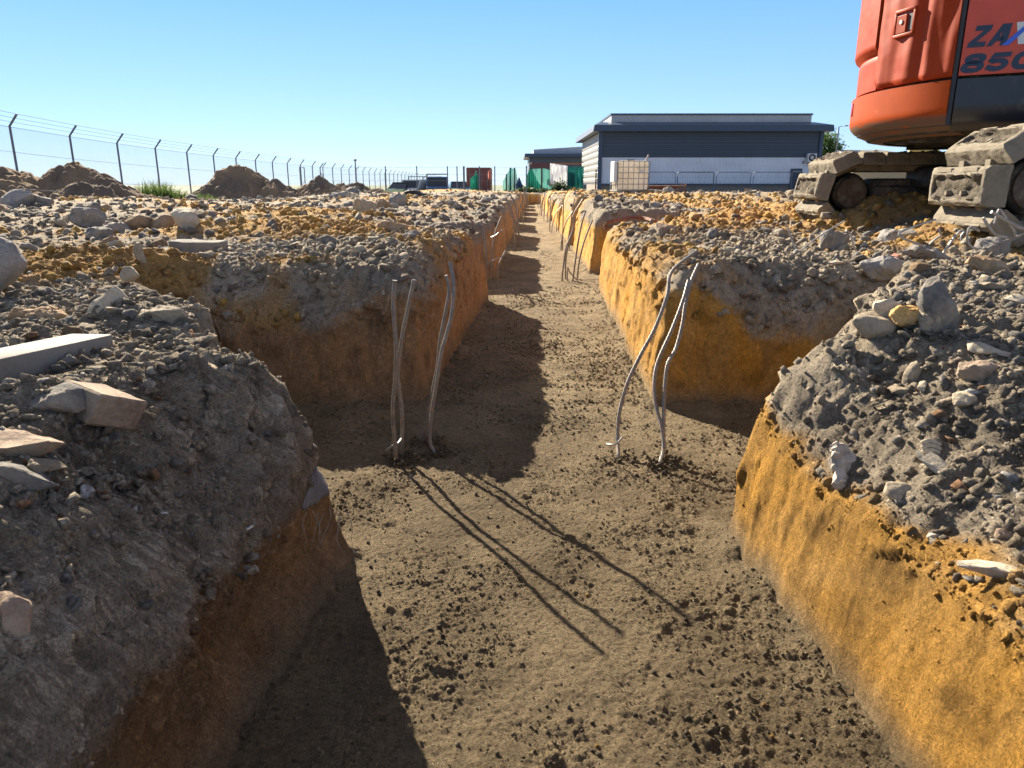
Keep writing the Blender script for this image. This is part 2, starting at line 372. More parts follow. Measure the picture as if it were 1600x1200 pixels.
def paint(name, col):
    m, nt, b = nodes(name); v = coords(nt, 'Object')
    f = noise_node(nt, 3.5, 6, .6, v); g = noise_node(nt, 26, 8, .75, v); h = noise_node(nt, 2.2, 3, .5, v)
    c = mix(nt, 1, col, ramp(nt, f, (.3, .86), (.7, 1.10)), 'MULTIPLY')
    c = mix(nt, ramp(nt, h, (.35, 0.0), (.85, .35)), c, (.30, .065, .025))              # chalky faded paint
    c = mix(nt, ramp(nt, g, (.66, 0.0), (.74, .75)), c, (.17, .10, .07))             # chips and grime
    sep = N(nt, 'ShaderNodeSeparateXYZ'); nt.links.new(v, sep.inputs[0])
    nt.links.new(c, b.inputs['Base Color']); b.inputs['Specular IOR Level'].default_value = .09
    nt.links.new(ramp(nt, f, (.3, .40), (.7, .6)), b.inputs['Roughness'])
    bumpn(nt, b, noise_node(nt, 5, 2, .5, v), .02, .35)
    return m
M['paint'] = paint('orange_red_paint', (.30, .034, .006))
def band_paint():
    m, nt, b = nodes('scraped_orange_paint'); v = coords(nt, 'Object')
    sep = N(nt, 'ShaderNodeSeparateXYZ'); nt.links.new(v, sep.inputs[0])
    mp = N(nt, 'ShaderNodeMapping'); mp.inputs['Scale'].default_value = (2.5, 2.5, 22); nt.links.new(v, mp.inputs[0])
    g = noise_node(nt, 2.0, 8, .75, mp.outputs[0]); f = noise_node(nt, 5, 6, .6, v)
    c = mix(nt, 1, (.36, .055, .005), ramp(nt, f, (.3, .85), (.7, 1.12)), 'MULTIPLY')
    c = mix(nt, ramp(nt, g, (.60, 0.0), (.70, .7)), c, (.42, .19, .04))
    low = N(nt, 'ShaderNodeMapRange'); low.inputs[1].default_value = .40; low.inputs[2].default_value = .37; nt.links.new(sep.outputs[2], low.inputs[0])
    mm = N(nt, 'ShaderNodeMath', operation='MULTIPLY'); nt.links.new(low.outputs[0], mm.inputs[0]); nt.links.new(ramp(nt, g, (.34, 0.0), (.46, 1.0)), mm.inputs[1])
    c = mix(nt, mm.outputs[0], c, (.13, .085, .06))
    nt.links.new(c, b.inputs['Base Color']); b.inputs['Roughness'].default_value = .45; b.inputs['Specular IOR Level'].default_value = .09
    return m
M['band'] = band_paint()
def cladding(name, col, axis, pitch, depth, rough=.45, var=.1):
    m, nt, b = nodes(name); v = coords(nt, 'Object')
    w = N(nt, 'ShaderNodeTexWave', wave_type='BANDS', bands_direction=axis, wave_profile='SIN'); w.inputs['Scale'].default_value = math.pi / 10 / pitch * 1.0
    w.inputs['Scale'].default_value = 1 / (pitch * 3.18); nt.links.new(v, w.inputs['Vector'])
    f = noise_node(nt, .6, 5, .6, v)
    nt.links.new(mix(nt, 1, col, ramp(nt, f, (.3, 1 - var), (.7, 1 + var)), 'MULTIPLY'), b.inputs['Base Color']); b.inputs['Roughness'].default_value = rough
    bumpn(nt, b, ramp(nt, w.outputs['Fac'], (.25, 0.0), (.5, 1.0)), depth)
    return m
def net_mat(name, col, alpha):
    m, nt, b = nodes(name); v = coords(nt, 'Object')
    f = noise_node(nt, 2.5, 5, .6, v)
    nt.links.new(mix(nt, 1, col, ramp(nt, f, (.3, .65), (.7, 1.3)), 'MULTIPLY'), b.inputs['Base Color']); b.inputs['Roughness'].default_value = .8
    tr = N(nt, 'ShaderNodeBsdfTransparent'); tl = N(nt, 'ShaderNodeBsdfTranslucent'); tl.inputs[0].default_value = (*col, 1)
    m1 = N(nt, 'ShaderNodeMixShader'); m1.inputs[0].default_value = .45; nt.links.new(b.outputs[0], m1.inputs[1]); nt.links.new(tl.outputs[0], m1.inputs[2])
    m2 = N(nt, 'ShaderNodeMixShader'); m2.inputs[0].default_value = alpha; nt.links.new(tr.outputs[0], m2.inputs[1]); nt.links.new(m1.outputs[0], m2.inputs[2])
    nt.links.new(m2.outputs[0], nt.nodes['Material Output'].inputs[0])
    return m
def leaf_mat(name, a, bcol):
    m, nt, b = nodes(name); v = coords(nt, 'Object')
    f = noise_node(nt, 3, 5, .7, v)
    c = ramp(nt, f, (.3, a), (.7, bcol)); nt.links.new(c, b.inputs['Base Color']); b.inputs['Roughness'].default_value = .6
    tl = N(nt, 'ShaderNodeBsdfTranslucent'); nt.links.new(c, tl.inputs[0])
    m1 = N(nt, 'ShaderNodeMixShader'); m1.inputs[0].default_value = .4; nt.links.new(b.outputs[0], m1.inputs[1]); nt.links.new(tl.outputs[0], m1.inputs[2])
    nt.links.new(m1.outputs[0], nt.nodes['Material Output'].inputs[0])
    return m
M['leaf'] = leaf_mat('tree_leaves', (.05, .10, .018), (.11, .17, .04))
M['bushleaf'] = leaf_mat('bush_leaves', (.022, .045, .014), (.06, .085, .03))
M['grass'] = leaf_mat('green_grass', (.055, .11, .02), (.13, .17, .05))
#BUILD
# ------------------------------------------------------------------ ground sheet
def axis_lines():
    ys = [-3.0]
    while ys[-1] < .3: ys.append(ys[-1] + max(.0075, .12 * (.3 - ys[-1])))
    while ys[-1] < 140: ys.append(ys[-1] + (max(.0068, .0036 * ys[-1]) if ys[-1] < 9 else .0055 * ys[-1] if ys[-1] < 42 else .02 * ys[-1]))
    xs = [0.0]
    while xs[-1] < 90: xs.append(xs[-1] + (.0068 if xs[-1] < 1.25 else .0068 + .0095 * (xs[-1] - 1.25)))
    xs = np.array(xs); xs = np.concatenate([-xs[:0:-1], xs]) + .06
    return xs, np.array(ys)
XS, YS = axis_lines()
gx, gy = np.meshgrid(XS, YS); nx, ny = len(XS), len(YS)
gx = gx.ravel(); gy = gy.ravel()
band = (np.abs(gx) < 3.2) & (gy < 39.5)
bx, by = gx[band], gy[band]
def grad(x, y, e=.004):
    d = trench(x, y); a = trench(x + e, y) - d; b = trench(x, y + e) - d
    n = np.sqrt(a * a + b * b) + 1e-9; return d, a / n, b / n
d0, ga, gb = grad(bx, by)
d1 = np.interp(d0, [-.25, -.06, .10, .30], [-.25, 0, .05, .30])
bx = bx + ga * np.where(np.abs(d0) < .3, d1 - d0, 0); by = by + gb * np.where(np.abs(d0) < .3, d1 - d0, 0)
gx[band] = bx; gy[band] = by
gz, gsand, gfloor, gtone, grub, gd, gzb = ground(gx, gy)
# the cut faces get their own relief, sideways: bucket streaks, pits and lumps
w = (gd > -.004) & (gd < .5) & (gy < 39.5)
wx, wy, wz, wd = gx[w], gy[w], gz[w], gd[w]
_, ga, gb = grad(wx, wy)
amp = sstep(-.004, .02, wd) * sstep(.5, .1, wd)
rough = .5 + .5 * sstep(-.1, .25, noise3(wx * 3, wy * 3, wz * 3 + 5)) + .6 * sstep(.02, .08, wz - gzb[w])
nearr = sstep(1.9, 1.6, wy) * (wx > .2)
s = amp * ((.030 - .018 * nearr) * noise3(wx * 5, wy * 5, wz * (3 + 3 * nearr)) + rough * (.016 * (1 - nearr) * noise3(wx * 17, wy * 17, wz * 5) + .010 * nearr * noise3(wx * 13, wy * 13, wz * 11) + .009 * noise3(wx * 38, wy * 38, wz * 24) + .006 * noise3(wx * 90, wy * 90, wz * 70)))
s = s - amp * (.010 - .0095 * nearr) * sstep(.3, .6, noise3(wx * 27, wy * 27, wz * 14)) - amp * nearr * .007 * sstep(.3, .5, noise3(wx * 70, wy * 70, wz * 60)) * sstep(0, .3, noise3(wx * 6 + 4, wy * 6, wz * 5)) - amp * .008 * np.abs(noise3(wx * 60, wy * 60, wz * 45)) * sstep(0, .3, noise3(wx * 4, wy * 4, wz * 6))
lay = sstep(-.01, .03, wz - (np.where(wx < .2, -.64, -.60) - .05 * nearr + .06 * noise2(wx * 4, wy * 4))) * sstep(4.2, 3.4, wy) + .6 * sstep(.0, .05, wz - gzb[w])
for cs, am in ((.085, .030), (.045, .018)):                        # stones caught in the made ground of the cut
    f1, f2, ox, oy, r = cells((wx + .7 * wy) / cs + .3 * noise3(wx * 9, wy * 9, wz * 9), wz / (cs * .75) + .5 * wy / cs)
    kp = sstep(.02, .22, f2 - f1) * (r[0] > .3); s = s - amp * np.clip(lay, 0, 1) * am * kp * ((r[1] - .4) + .9 * ((r[2] - .5) * ox + (r[0] - .65) * oy)); gtone[w] += np.clip(lay, 0, 1) * kp * (r[1] - .5) * .9
gv = sstep(.05, .3, noise3(wx * 3 + 8, wy * 3, wz * 3)); s = s - amp * nearr * .009 * gv * np.abs(np.sin((wy + .4 * wz + .03 * noise3(wx * 6, wy * 6, wz * 6)) * 48))
s = s * (1 - .55 * nearr)
s = s + amp * .045 * sstep(-.62, -.86, wz) * (wx < 0) * sstep(1.9, 1.6, wy)          # the near bank overhangs its foot a little
s = s - amp * .015 * sstep(.0, .06, wz - gzb[w]) * sstep(.2, .05, wd)
gx[w] += ga * s; gy[w] += gb * s
gz[w] += amp * .012 * noise3(wx * 30, wy * 30, wz * 30) * sstep(.02, .06, wd)
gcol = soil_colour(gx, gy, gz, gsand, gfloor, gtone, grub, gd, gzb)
idx = np.arange(nx * ny).reshape(ny, nx)
quads = np.stack([idx[:-1, :-1], idx[:-1, 1:], idx[1:, 1:], idx[1:, :-1]], -1).reshape(-1, 4)
isfl = (gd[quads] < -.004).all(1)
V = np.stack([gx, gy, gz], 1)
def sub_mesh(name, q):
    u, inv = np.unique(q, return_inverse=True)
    return mesh_np(name, V[u], inv.reshape(-1, 4), gcol[u], True)
tag(link('ground', sub_mesh('ground', quads[~isfl]), M['soil']), kind='structure')
fx = [-2.0]
while fx[-1] < 2.2: fx.append(fx[-1] + (.0038 if -.56 < fx[-1] < .80 else .0075))
fy = [-3.0]
while fy[-1] < 38.6: fy.append(fy[-1] + (.05 if fy[-1] < .5 else max(.0038, .0025 * fy[-1])))
fx = np.array(fx); fy = np.array(fy); FX, FY = np.meshgrid(fx, fy); FX = FX.ravel(); FY = FY.ravel(); fd = np.full(FX.shape, 1.0)
for a in range(0, len(FX), 400000): fd[a:a + 400000] = trench(FX[a:a + 400000], FY[a:a + 400000])
i = np.arange(len(FX)).reshape(len(fy), len(fx)); q = np.stack([i[:-1, :-1], i[:-1, 1:], i[1:, 1:], i[1:, :-1]], -1).reshape(-1, 4)
q = q[(fd[q] < .03).any(1)]; u, inv = np.unique(q, return_inverse=True); q = inv.reshape(-1, 4); FX, FY, fd = FX[u], FY[u], fd[u]
FZ = floor_z(FX, FY, fd) - .05 * sstep(.0, .03, fd); o1 = np.ones_like(FX)
tag(link('trench_floor', mesh_np('trench_floor', np.stack([FX, FY, FZ], 1), q, soil_colour(FX, FY, FZ, 0 * o1, o1, 0 * o1, 0 * o1, -o1, 0 * o1), True), M['soil']), kind='structure')
fm = plain('far_field', (.085, .11, .04), .95, var=.3, scale=.05)
bmf = MB(); bmf.add([(-4000, 90, -1.35), (4000, 90, -1.35), (4000, 6000, -1.35), (-4000, 6000, -1.35)], [(0, 1, 2, 3)])
bmf.add([(-4000, -200, -1.6), (4000, -200, -1.6), (4000, 90, -1.35), (-4000, 90, -1.35)], [(0, 1, 2, 3)])
tag(bmf.build('field', fm), kind='structure')

# crumbs and bits sitting in the banks and the cut faces, of the soil they lie on
def rng_pick():
    rg = np.random.default_rng(55); dist = np.sqrt(gx * gx + gy * gy + gz * gz)
    ok = (gy > .5) & (gy < 5.5) & (gd > .004) & (gd < 1.3) & (np.abs(gx) < .78 * gy + .25)
    face = sstep(.0, .03, gzb - gz); p = np.where(ok, (1 - .93 * face) * np.clip(1.5 / np.maximum(dist, .9), 0, 1)**1.2 * (.35 + .65 * sstep(-.2, .2, noise3(gx * 5, gy * 5, gz * 5))), 0)
    return rg, rg.choice(len(gx), 90000, p=p / p.sum()), face
rgk, kk, faceg = rng_pick(); kk = np.unique(kk)
def gz_at(x, y):
    return float(ground(np.array([float(x)]), np.array([float(y)]))[0][0])
def on_ground(px, py, z=-.36):
    for _ in range(5):
        p = P(px, py, z=z); z = .5 * z + .5 * gz_at(p.x, p.y)
    p = P(px, py, z=z); p.z = gz_at(p.x, p.y); return p

# ------------------------------------------------------------------ loose stones
def hull_rock(rng, n=14, squash=(1, .8, .6), boxy=.5):
    p = rng.normal(size=(n, 3)); p /= np.linalg.norm(p, axis=1)[:, None]
    m = np.abs(p).max(1)[:, None]; p = p * (1 - boxy) + p / m * boxy * .8
    p *= np.array(squash) * .5 * rng.uniform(.85, 1.1, (n, 1))
    bm = bmesh.new()
    for q in p: bm.verts.new(q)
    r = bmesh.ops.convex_hull(bm, input=bm.verts[:])
    bmesh.ops.delete(bm, geom=list({e for e in r['geom_unused'] + r['geom_interior'] if isinstance(e, bmesh.types.BMVert)}), context='VERTS')
    bmesh.ops.triangulate(bm, faces=bm.faces[:]); bm.verts.index_update()
    v = np.array([q.co[:] for q in bm.verts]); f = np.array([[q.index for q in t.verts] for t in bm.faces]); bm.free()
    return v, f
TR = np.random.default_rng(21)
TPL = [hull_rock(TR, TR.integers(11, 18), (1, TR.uniform(.55, .95), TR.uniform(.3, .75)), TR.uniform(.2, .9)) for _ in range(24)]
TPL_CLOD = [hull_rock(TR, 26, (1, TR.uniform(.8, 1), TR.uniform(.65, .95)), .1) for _ in range(10)]
def rotm(rng, n, tilt):
    a = rng.uniform(0, 2 * np.pi, n); b = rng.normal(0, tilt, n); c = rng.normal(0, tilt, n)
    ca, sa, cb, sb, cc, s_ = np.cos(a), np.sin(a), np.cos(b), np.sin(b), np.cos(c), np.sin(c); o = np.zeros(n); i = np.ones(n)
    rz = np.stack([ca, -sa, o, sa, ca, o, o, o, i], 1).reshape(-1, 3, 3); ry = np.stack([cb, o, sb, o, i, o, -sb, o, cb], 1).reshape(-1, 3, 3)
    rx = np.stack([i, o, o, o, cc, -s_, o, s_, cc], 1).reshape(-1, 3, 3); return rz @ ry @ rx
def scatter(name, xs, ys, zs, size, cols, tpl, seed, tilt=.5, smooth=False, flatten=1.0):
    rng = np.random.default_rng(seed); n = len(xs); rm = rotm(rng, n, tilt); which = rng.integers(0, len(tpl), n)
    vv = []; ff = []; cc = []; base = 0
    for t, (v, f) in enumerate(tpl):
        k = np.where(which == t)[0]
        if not len(k): continue
        w = np.einsum('nij,mj->nmi', rm[k], v) * size[k, None, None]; w[..., 2] *= flatten
        w += np.stack([xs[k], ys[k], zs[k]], 1)[:, None]
        vv.append(w.reshape(-1, 3)); ff.append((f[None] + base + (np.arange(len(k)) * len(v))[:, None, None]).reshape(-1, 3)); base += len(k) * len(v)
        cc.append(np.repeat(cols[k], len(v), 0))
    o = link(name, mesh_np(name, np.concatenate(vv), np.concatenate(ff), np.concatenate(cc), smooth), M['soil'])
    return tag(o, kind='stuff')
def spots(rng, n, y0, y1, inside, spread=.80, gam=1.0):
    y = np.exp(rng.uniform(np.log(y0), np.log(y1), n)); x = rng.uniform(-1, 1, n) * (spread * y + .15)
    if inside: x = rng.uniform(-1.9, 2.2, n)
    z, sand, fl, tone, rub, d, zb = ground(x, y)
    k = (d < -.005) if inside else (d > .06)
    return x[k], y[k], z[k], sand[k], d[k]
def pick(rng, n, pal):
    c = np.array([p[0] for p in pal]); w = np.array([p[1] for p in pal]); w = w / w.sum()
    return c[rng.choice(len(pal), n, p=w)] * rng.uniform(.8, 1.2, (n, 1))
PAL = [((.44, .365, .27), 6), ((.53, .45, .335), 4), ((.31, .26, .20), 3), ((.60, .53, .42), 1.5), ((.36, .335, .30), 2), ((.48, .28, .16), .4), ((.68, .66, .62), .2)]
rng = np.random.default_rng(101)
x, y, z, sd, d = spots(rng, 130000, .52, 45, False)
k = rng.uniform(size=len(x)) > np.maximum(.88 * np.clip(sd, 0, 1), .45 * sstep(3.5, 6, y)); x, y, z, sd, d = x[k], y[k], z[k], sd[k], d[k]
size = .0055 * np.maximum(1, y / 1.6)**.72 * np.minimum(rng.pareto(1.45, len(x)) + .55, 8) * (1 - .25 * sstep(1.6, 1, y)); size = np.minimum(size, .16)
k = size > .0015 * y
x, y, z, size = x[k], y[k], z[k], size[k]
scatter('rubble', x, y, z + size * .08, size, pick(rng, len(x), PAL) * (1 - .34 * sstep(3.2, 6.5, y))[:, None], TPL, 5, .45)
x, y, z, sd, d = spots(rng, 90000, .7, 34, False)
k = sd > .55; x, y, z = x[k], y[k], z[k]
size = np.minimum(.0058 * np.maximum(1, y / 2.2)**.75 * np.minimum(rng.pareto(1.7, len(x)) + .5, 7), .10)
sc = np.array([.60, .365, .12])[None] * rng.uniform(.75, 1.1, (len(x), 1)) + rng.uniform(-.02, .02, (len(x), 3))
scatter('sand_crumbs', x, y, z + size * .12, size, np.clip(sc, .02, 1), TPL_CLOD, 6, .8)
y = np.exp(rng.uniform(np.log(.75), np.log(7), 80000)); x = rng.uniform(-1.9, 2.2, len(y))
pt = sstep(-.16, .22, fbm2(x * 2.9 + 60, y * 2.9, 4)); k = rng.uniform(size=len(x)) < .12 + .88 * pt
x, y = x[k], y[k]; g = ground(x, y); k = (g[5] < .004); x, y, z = x[k], y[k], floor_z(x, y, g[5])[k]
size = np.minimum(.0021 * np.maximum(1, y / 1.7) * np.minimum(rng.pareto(2.1, len(x)) + .6, 6), .017)
scatter('soil_crumbs', x, y, z + size * .15, size, pick(rng, len(x), [((.27, .22, .145), 9), ((.34, .28, .19), 3), ((.20, .165, .11), 3), ((.40, .24, .08), .3), ((.60, .57, .50), .18)]), TPL_CLOD, 7, .8)

TPL_TINY = [hull_rock(TR, 9, (1, TR.uniform(.7, 1), TR.uniform(.5, .9)), .2) for _ in range(12)]
sz_ = .0034 * np.maximum(1, gy[kk] / 1.7)**.8 * np.minimum(rgk.pareto(1.75, len(kk)) + .6, 8) * (1 - .6 * faceg[kk])
cc_ = gcol[kk] * rgk.uniform(.78, 1.22, (len(kk), 1)) * np.array([1, 1, 1])
big = sz_ > .007
for nm, k_, tp in (('bank_clods', big, TPL[:12] + TPL_CLOD), ('bank_crumbs', ~big, TPL_TINY)):
    q_ = kk[k_]; scatter(nm, gx[q_], gy[q_], gz[q_] + sz_[k_] * .08, sz_[k_], np.clip(cc_[k_], .02, .8), tp, 61, 1.0)
BASES = [P(622, 722, Y=2.41), P(626, 705, Y=2.47), P(679, 708, Y=2.49), P(658, 687, Y=2.62), P(966, 715, Y=2.45), P(1030, 728, Y=2.38), P(1037, 716, Y=2.44)]
bx_ = np.concatenate([rng.normal(b.x + .01, .035, 130) for b in BASES]); by_ = np.concatenate([rng.normal(b.y - .01, .035, 130) for b in BASES])
bs_ = .004 * np.minimum(rng.pareto(1.8, len(bx_)) + .7, 5)
scatter('base_clods', bx_, by_, floor_z(bx_, by_, trench(bx_, by_)) + bs_ * .3 + .012 * rng.uniform(size=len(bx_)), bs_, pick(rng, len(bx_), [((.23, .18, .115), 5), ((.17, .135, .09), 3)]), TPL_CLOD, 71, .9)
y = np.exp(rng.uniform(np.log(.72), np.log(4.5), 190000)); x = rng.uniform(-1.3, 1.6, len(y)); pt = sstep(-.30, .25, fbm2(x * 2.9 + 60, y * 2.9, 4)) * sstep(-.35, .15, fbm2(x * 9, y * 9, 3)); k = rng.uniform(size=len(x)) < .10 + .90 * pt
x, y = x[k], y[k]; dk = trench(x, y); k = dk < .004; x, y, dk = x[k], y[k], dk[k]
sz_ = .0017 * np.maximum(1, y / 1.5) * np.minimum(rng.pareto(2.2, len(x)) + .7, 5)
scatter('floor_grit', x, y, floor_z(x, y, dk) + sz_ * .1, sz_, pick(rng, len(x), [((.27, .21, .13), 9), ((.36, .285, .18), 4), ((.19, .15, .095), 3), ((.44, .38, .28), .6)]), TPL_TINY, 8, .9)

def rough_mesh(kind, size, seed, rough=.06, cuts=3):
    """one broken lump: hull or squared block, chipped and pitted"""
    rng = np.random.default_rng(seed); sx, sy, sz = size
    if kind == 'chunk': v, f = hull_rock(rng, 22, (1, 1, 1), .75)
    elif kind == 'slab': v, f = hull_rock(rng, 20, (1, 1, 1), .97)
    elif kind == 'clod': v, f = hull_rock(rng, 40, (1, 1, 1), .15)
    else: v, f = None, None
    bm = bmesh.new()
    if v is None:
        bmesh.ops.create_cube(bm, size=1)
        if kind == 'broken':                                    # a brick with one end snapped off askew
            for q in bm.verts:
                if q.co.x > 0: q.co.x += .18 * q.co.y + .12 * q.co.z - .05
        bmesh.ops.scale(bm, vec=(sx, sy, sz), verts=bm.verts)
        bmesh.ops.bevel(bm, geom=bm.edges[:], offset=min(size) * .07, segments=1, affect='EDGES')
    else:
        vs = [bm.verts.new((q[0] * sx * 1.12, q[1] * sy * 1.12, q[2] * sz * 1.12)) for q in v]
        for t in f: bm.faces.new([vs[i] for i in t])
        bmesh.ops.dissolve_limit(bm, angle_limit=R(12), verts=bm.verts[:], edges=bm.edges[:])
        bmesh.ops.bevel(bm, geom=bm.edges[:], offset=min(size) * .04, segments=1, affect='EDGES')
    bmesh.ops.triangulate(bm, faces=bm.faces[:])
    for _ in range(cuts):
        Lm = max(size) / 9
        e = [e for e in bm.edges if e.calc_length() > Lm]
        if e: bmesh.ops.subdivide_edges(bm, edges=e, cuts=1, use_grid_fill=False); bmesh.ops.triangulate(bm, faces=bm.faces[:])
    bm.normal_update()
    co = np.array([q.co[:] for q in bm.verts]); no = np.array([q.normal[:] for q in bm.verts]); m = max(size)
    o = seed * 3.17
    a = rough * m * (noise3(co[:, 0] / m * 3 + o, co[:, 1] / m * 3, co[:, 2] / m * 3) + .5 * noise3(co[:, 0] / m * 9 + o, co[:, 1] / m * 9, co[:, 2] / m * 9) + .3 * noise3(co[:, 0] / m * 24 + o, co[:, 1] / m * 24, co[:, 2] / m * 24))
    co = co + no * a[:, None]
    for q, c in zip(bm.verts, co): q.co = c
    me = bpy.data.meshes.new('lump'); bm.to_mesh(me); bm.free()
    for p in me.polygons: p.use_smooth = True
    me.set_sharp_from_angle(angle=R(28))
    return me
def lump(name, label, cat, mat, px, py, size, rz=0, tilt=(0, 0), kind='chunk', seed=1, sink=.15, rough=.05, group=None, at=None):
    p = at or on_ground(px, py); o = link(name, rough_mesh(kind, size, seed, rough), M[mat])
    rot = Euler((R(tilt[0]), R(tilt[1]), R(rz))); o.rotation_euler = rot
    mz = min((rot.to_matrix() @ v.co).z for v in o.data.vertices)
    ext = max((rot.to_matrix() @ v.co).z for v in o.data.vertices) - mz
    o.location = (p.x, p.y, p.z - mz - (sink + .10) * ext)
    return tag(o, label, cat, group)

L = lump
L('concrete_chunk', 'big pebbly concrete chunk standing at the left edge of the photo', 'concrete chunk', 'concrete', -8, 462, (.23, .22, .23), 20, (4, -6), 'chunk', 3, .06, .03)
L('broken_brick', 'tilted brown broken brick on the grey bank below the plank', 'brick', 'brick', 160, 655, (.115, .085, .06), -28, (-22, 8), 'broken', 5, .25, .012)
L('flat_stone', 'flat tan stone at the left photo edge below the plank', 'stone', 'brick', 22, 700, (.14, .08, .032), 5, (4, 3), 'slab', 8, .25, .03)
L('flat_stone', 'low wedge stone just under the flat tan stone at the left photo edge', 'stone', 'darkstone', 20, 745, (.15, .07, .04), -8, (-6, 6), 'chunk', 9, .35, .03)
L('buried_stone', 'dark rounded stone half buried beside the tilted brown brick', 'stone', 'darkstone', 92, 628, (.10, .07, .05), 10, (6, 0), 'chunk', 11, .3, .04)
L('brown_stone', 'brown stone with a lit rim at the lower left photo edge', 'stone', 'brick', 2, 985, (.075, .06, .06), 15, (10, 0), 'chunk', 12, .2, .04)
L('stone_shard', 'upright pointed grey shard standing among the stones behind the plank', 'stone shard', 'stone', 227, 455, (.05, .028, .125), 15, (4, -8), 'slab', 14, .12, .02)
L('leaning_slab', 'brown grey slab leaning left in front of the upright shard', 'stone slab', 'stone', 170, 488, (.125, .03, .085), 20, (-25, -28), 'slab', 15, .2, .02)
L('round_stone', 'dark rounded stone touching the upright grey shard', 'stone', 'stone', 203, 450, (.075, .06, .06), 15, (0, 0), 'chunk', 16, .2, .03)
L('green_grey_stone', 'low greenish grey stone right of the upright shard', 'stone', 'darkstone', 268, 475, (.115, .06, .06), -8, (5, 4), 'chunk', 17, .2, .04)
L('long_stone', 'long pale lumpy stone in front of the greenish grey stone', 'stone', 'stone', 255, 497, (.13, .06, .05), 6, (0, 5), 'chunk', 18, .25, .05)
L('dirt_lump', 'brown dirt lump between the pebbly concrete chunk and the leaning slab', 'clod', 'brownstone', 72, 500, (.16, .09, .06), 8, (0, 5), 'clod', 19, .3, .08)
L('tile_piece', 'pale flat tile piece lying against the leaning slab', 'tile piece', 'palestone', 183, 487, (.06, .04, .012), 30, (-30, 20), 'slab', 20, .2, .01)
L('clay_block', 'dark blue grey block lying in the orange sand left of the trench', 'block', 'darkstone', 312, 398, (.26, .12, .10), 4, (3, 2), 'block', 22, .2, .03)
L('grey_boulder', 'tallest light grey boulder in the row of rocks left of the trench', 'rock', 'concrete', 142, 359, (.27, .2, .20), 10, (0, 8), 'chunk', 24, .1, .05)
L('grey_boulder', 'wide light grey boulder right of the tallest one in the row', 'rock', 'concrete', 185, 366, (.27, .2, .13), -10, (4, 0), 'chunk', 25, .1, .05)
L('dark_boulder', 'squarish dark brown boulder right of the light grey boulders', 'rock', 'brownstone', 216, 363, (.24, .2, .16), 10, (0, 0), 'chunk', 26, .1, .04)
L('dark_boulder', 'pointed dark brown boulder beside the squarish brown one', 'rock', 'brownstone', 253, 363, (.27, .2, .17), -15, (0, 4), 'chunk', 27, .1, .05)
L('pale_wedge', 'pale wedge shaped concrete piece at the right end of the boulder row', 'concrete piece', 'palestone', 293, 362, (.25, .16, .16), -10, (8, 14), 'chunk', 28, .1, .04)
L('dark_stone', 'small black stone in front of the two light grey boulders', 'stone', 'darkstone', 155, 373, (.19, .15, .11), 5, (0, 0), 'chunk', 29, .1, .05)
L('dark_boulder', 'long dark rock lying behind the tallest light grey boulder', 'rock', 'darkstone', 135, 338, (.35, .25, .16), 25, (0, -8), 'chunk', 30, .1, .05)
L('distant_concrete', 'pale squarish concrete lump at the foot of the big left spoil heap', 'concrete lump', 'concrete', 32, 323, (.55, .4, .35), 10, (0, 4), 'chunk', 31, .1, .05)
L('distant_concrete', 'low pale concrete lump right of the squarish one by the left heap', 'concrete lump', 'concrete', 58, 322, (.42, .4, .28), -10, (0, 0), 'chunk', 32, .1, .05)
L('pyramid_rock', 'lone brown grey pyramid shaped rock in the middle of the rubble field', 'rock', 'stone', 571, 337, (.33, .28, .24), 10, (0, 10), 'chunk', 33, .08, .05)
L('field_rock', 'upright grey rock beyond the lone pyramid shaped rock', 'rock', 'concrete', 621, 325, (.30, .25, .26), 0, (0, 6), 'chunk', 34, .1, .06)
L('field_rock', 'small brown cube shaped rock near the trench edge past the pyramid rock', 'rock', 'brownstone', 669, 352, (.17, .14, .12), 20, (0, 0), 'chunk', 35, .1, .05)
L('field_rock', 'brown clod pair on the pale ground left of the far trench corner', 'clod', 'brownstone', 612, 362, (.22, .12, .10), 0, (0, 0), 'clod', 36, .15, .07)
L('black_bundle', 'black bundle lying on the ground far left of the trench', 'bundle', 'blacksteel', 650, 310, (.55, .35, .24), -8, (0, 6), 'clod', 37, .1, .06)
L('heap_rock', 'grey lump on the ground in front of the third spoil heap', 'rock', 'concrete', 531, 311, (.45, .4, .24), 0, (0, 0), 'chunk', 38, .1, .06)
L('driftwood_board', 'pale weathered board lying behind the dark block in the sand', 'board', 'palestone', 372, 391, (.22, .06, .025), -24, (6, 6), 'slab', 39, .1, .02)
# right of the trench
L('concrete_lump', 'leftmost grey concrete lump in front of the excavator tracks', 'concrete lump', 'concrete', 1298, 392, (.20, .16, .14), 25, (0, 10), 'chunk', 41, .12, .06)
L('concrete_lump', 'upper grey concrete lump against the sand under the near track', 'concrete lump', 'concrete', 1402, 385, (.22, .16, .14), -8, (0, -5), 'chunk', 42, .08, .06)
L('concrete_lump', 'wide grey concrete lump just below the upper one', 'concrete lump', 'concrete', 1386, 412, (.26, .15, .11), 4, (0, 4), 'chunk', 43, .12, .06)
L('concrete_lump', 'low crumbly concrete lump right of the wide grey one', 'concrete lump', 'concrete', 1449, 411, (.22, .15, .09), 14, (0, 12), 'chunk', 44, .12, .08)
ROD = L('rodded_concrete', 'pitted concrete piece with a steel rod under the near track', 'concrete piece', 'concrete', 1550, 384, (.19, .16, .15), 10, (0, 12), 'chunk', 45, .08, .08)
L('red_brick_bit', 'small red brick bit below the wide grey concrete lump', 'brick', 'redbrick', 1397, 430, (.065, .05, .05), 20, (8, 10), 'chunk', 46, .1, .05)
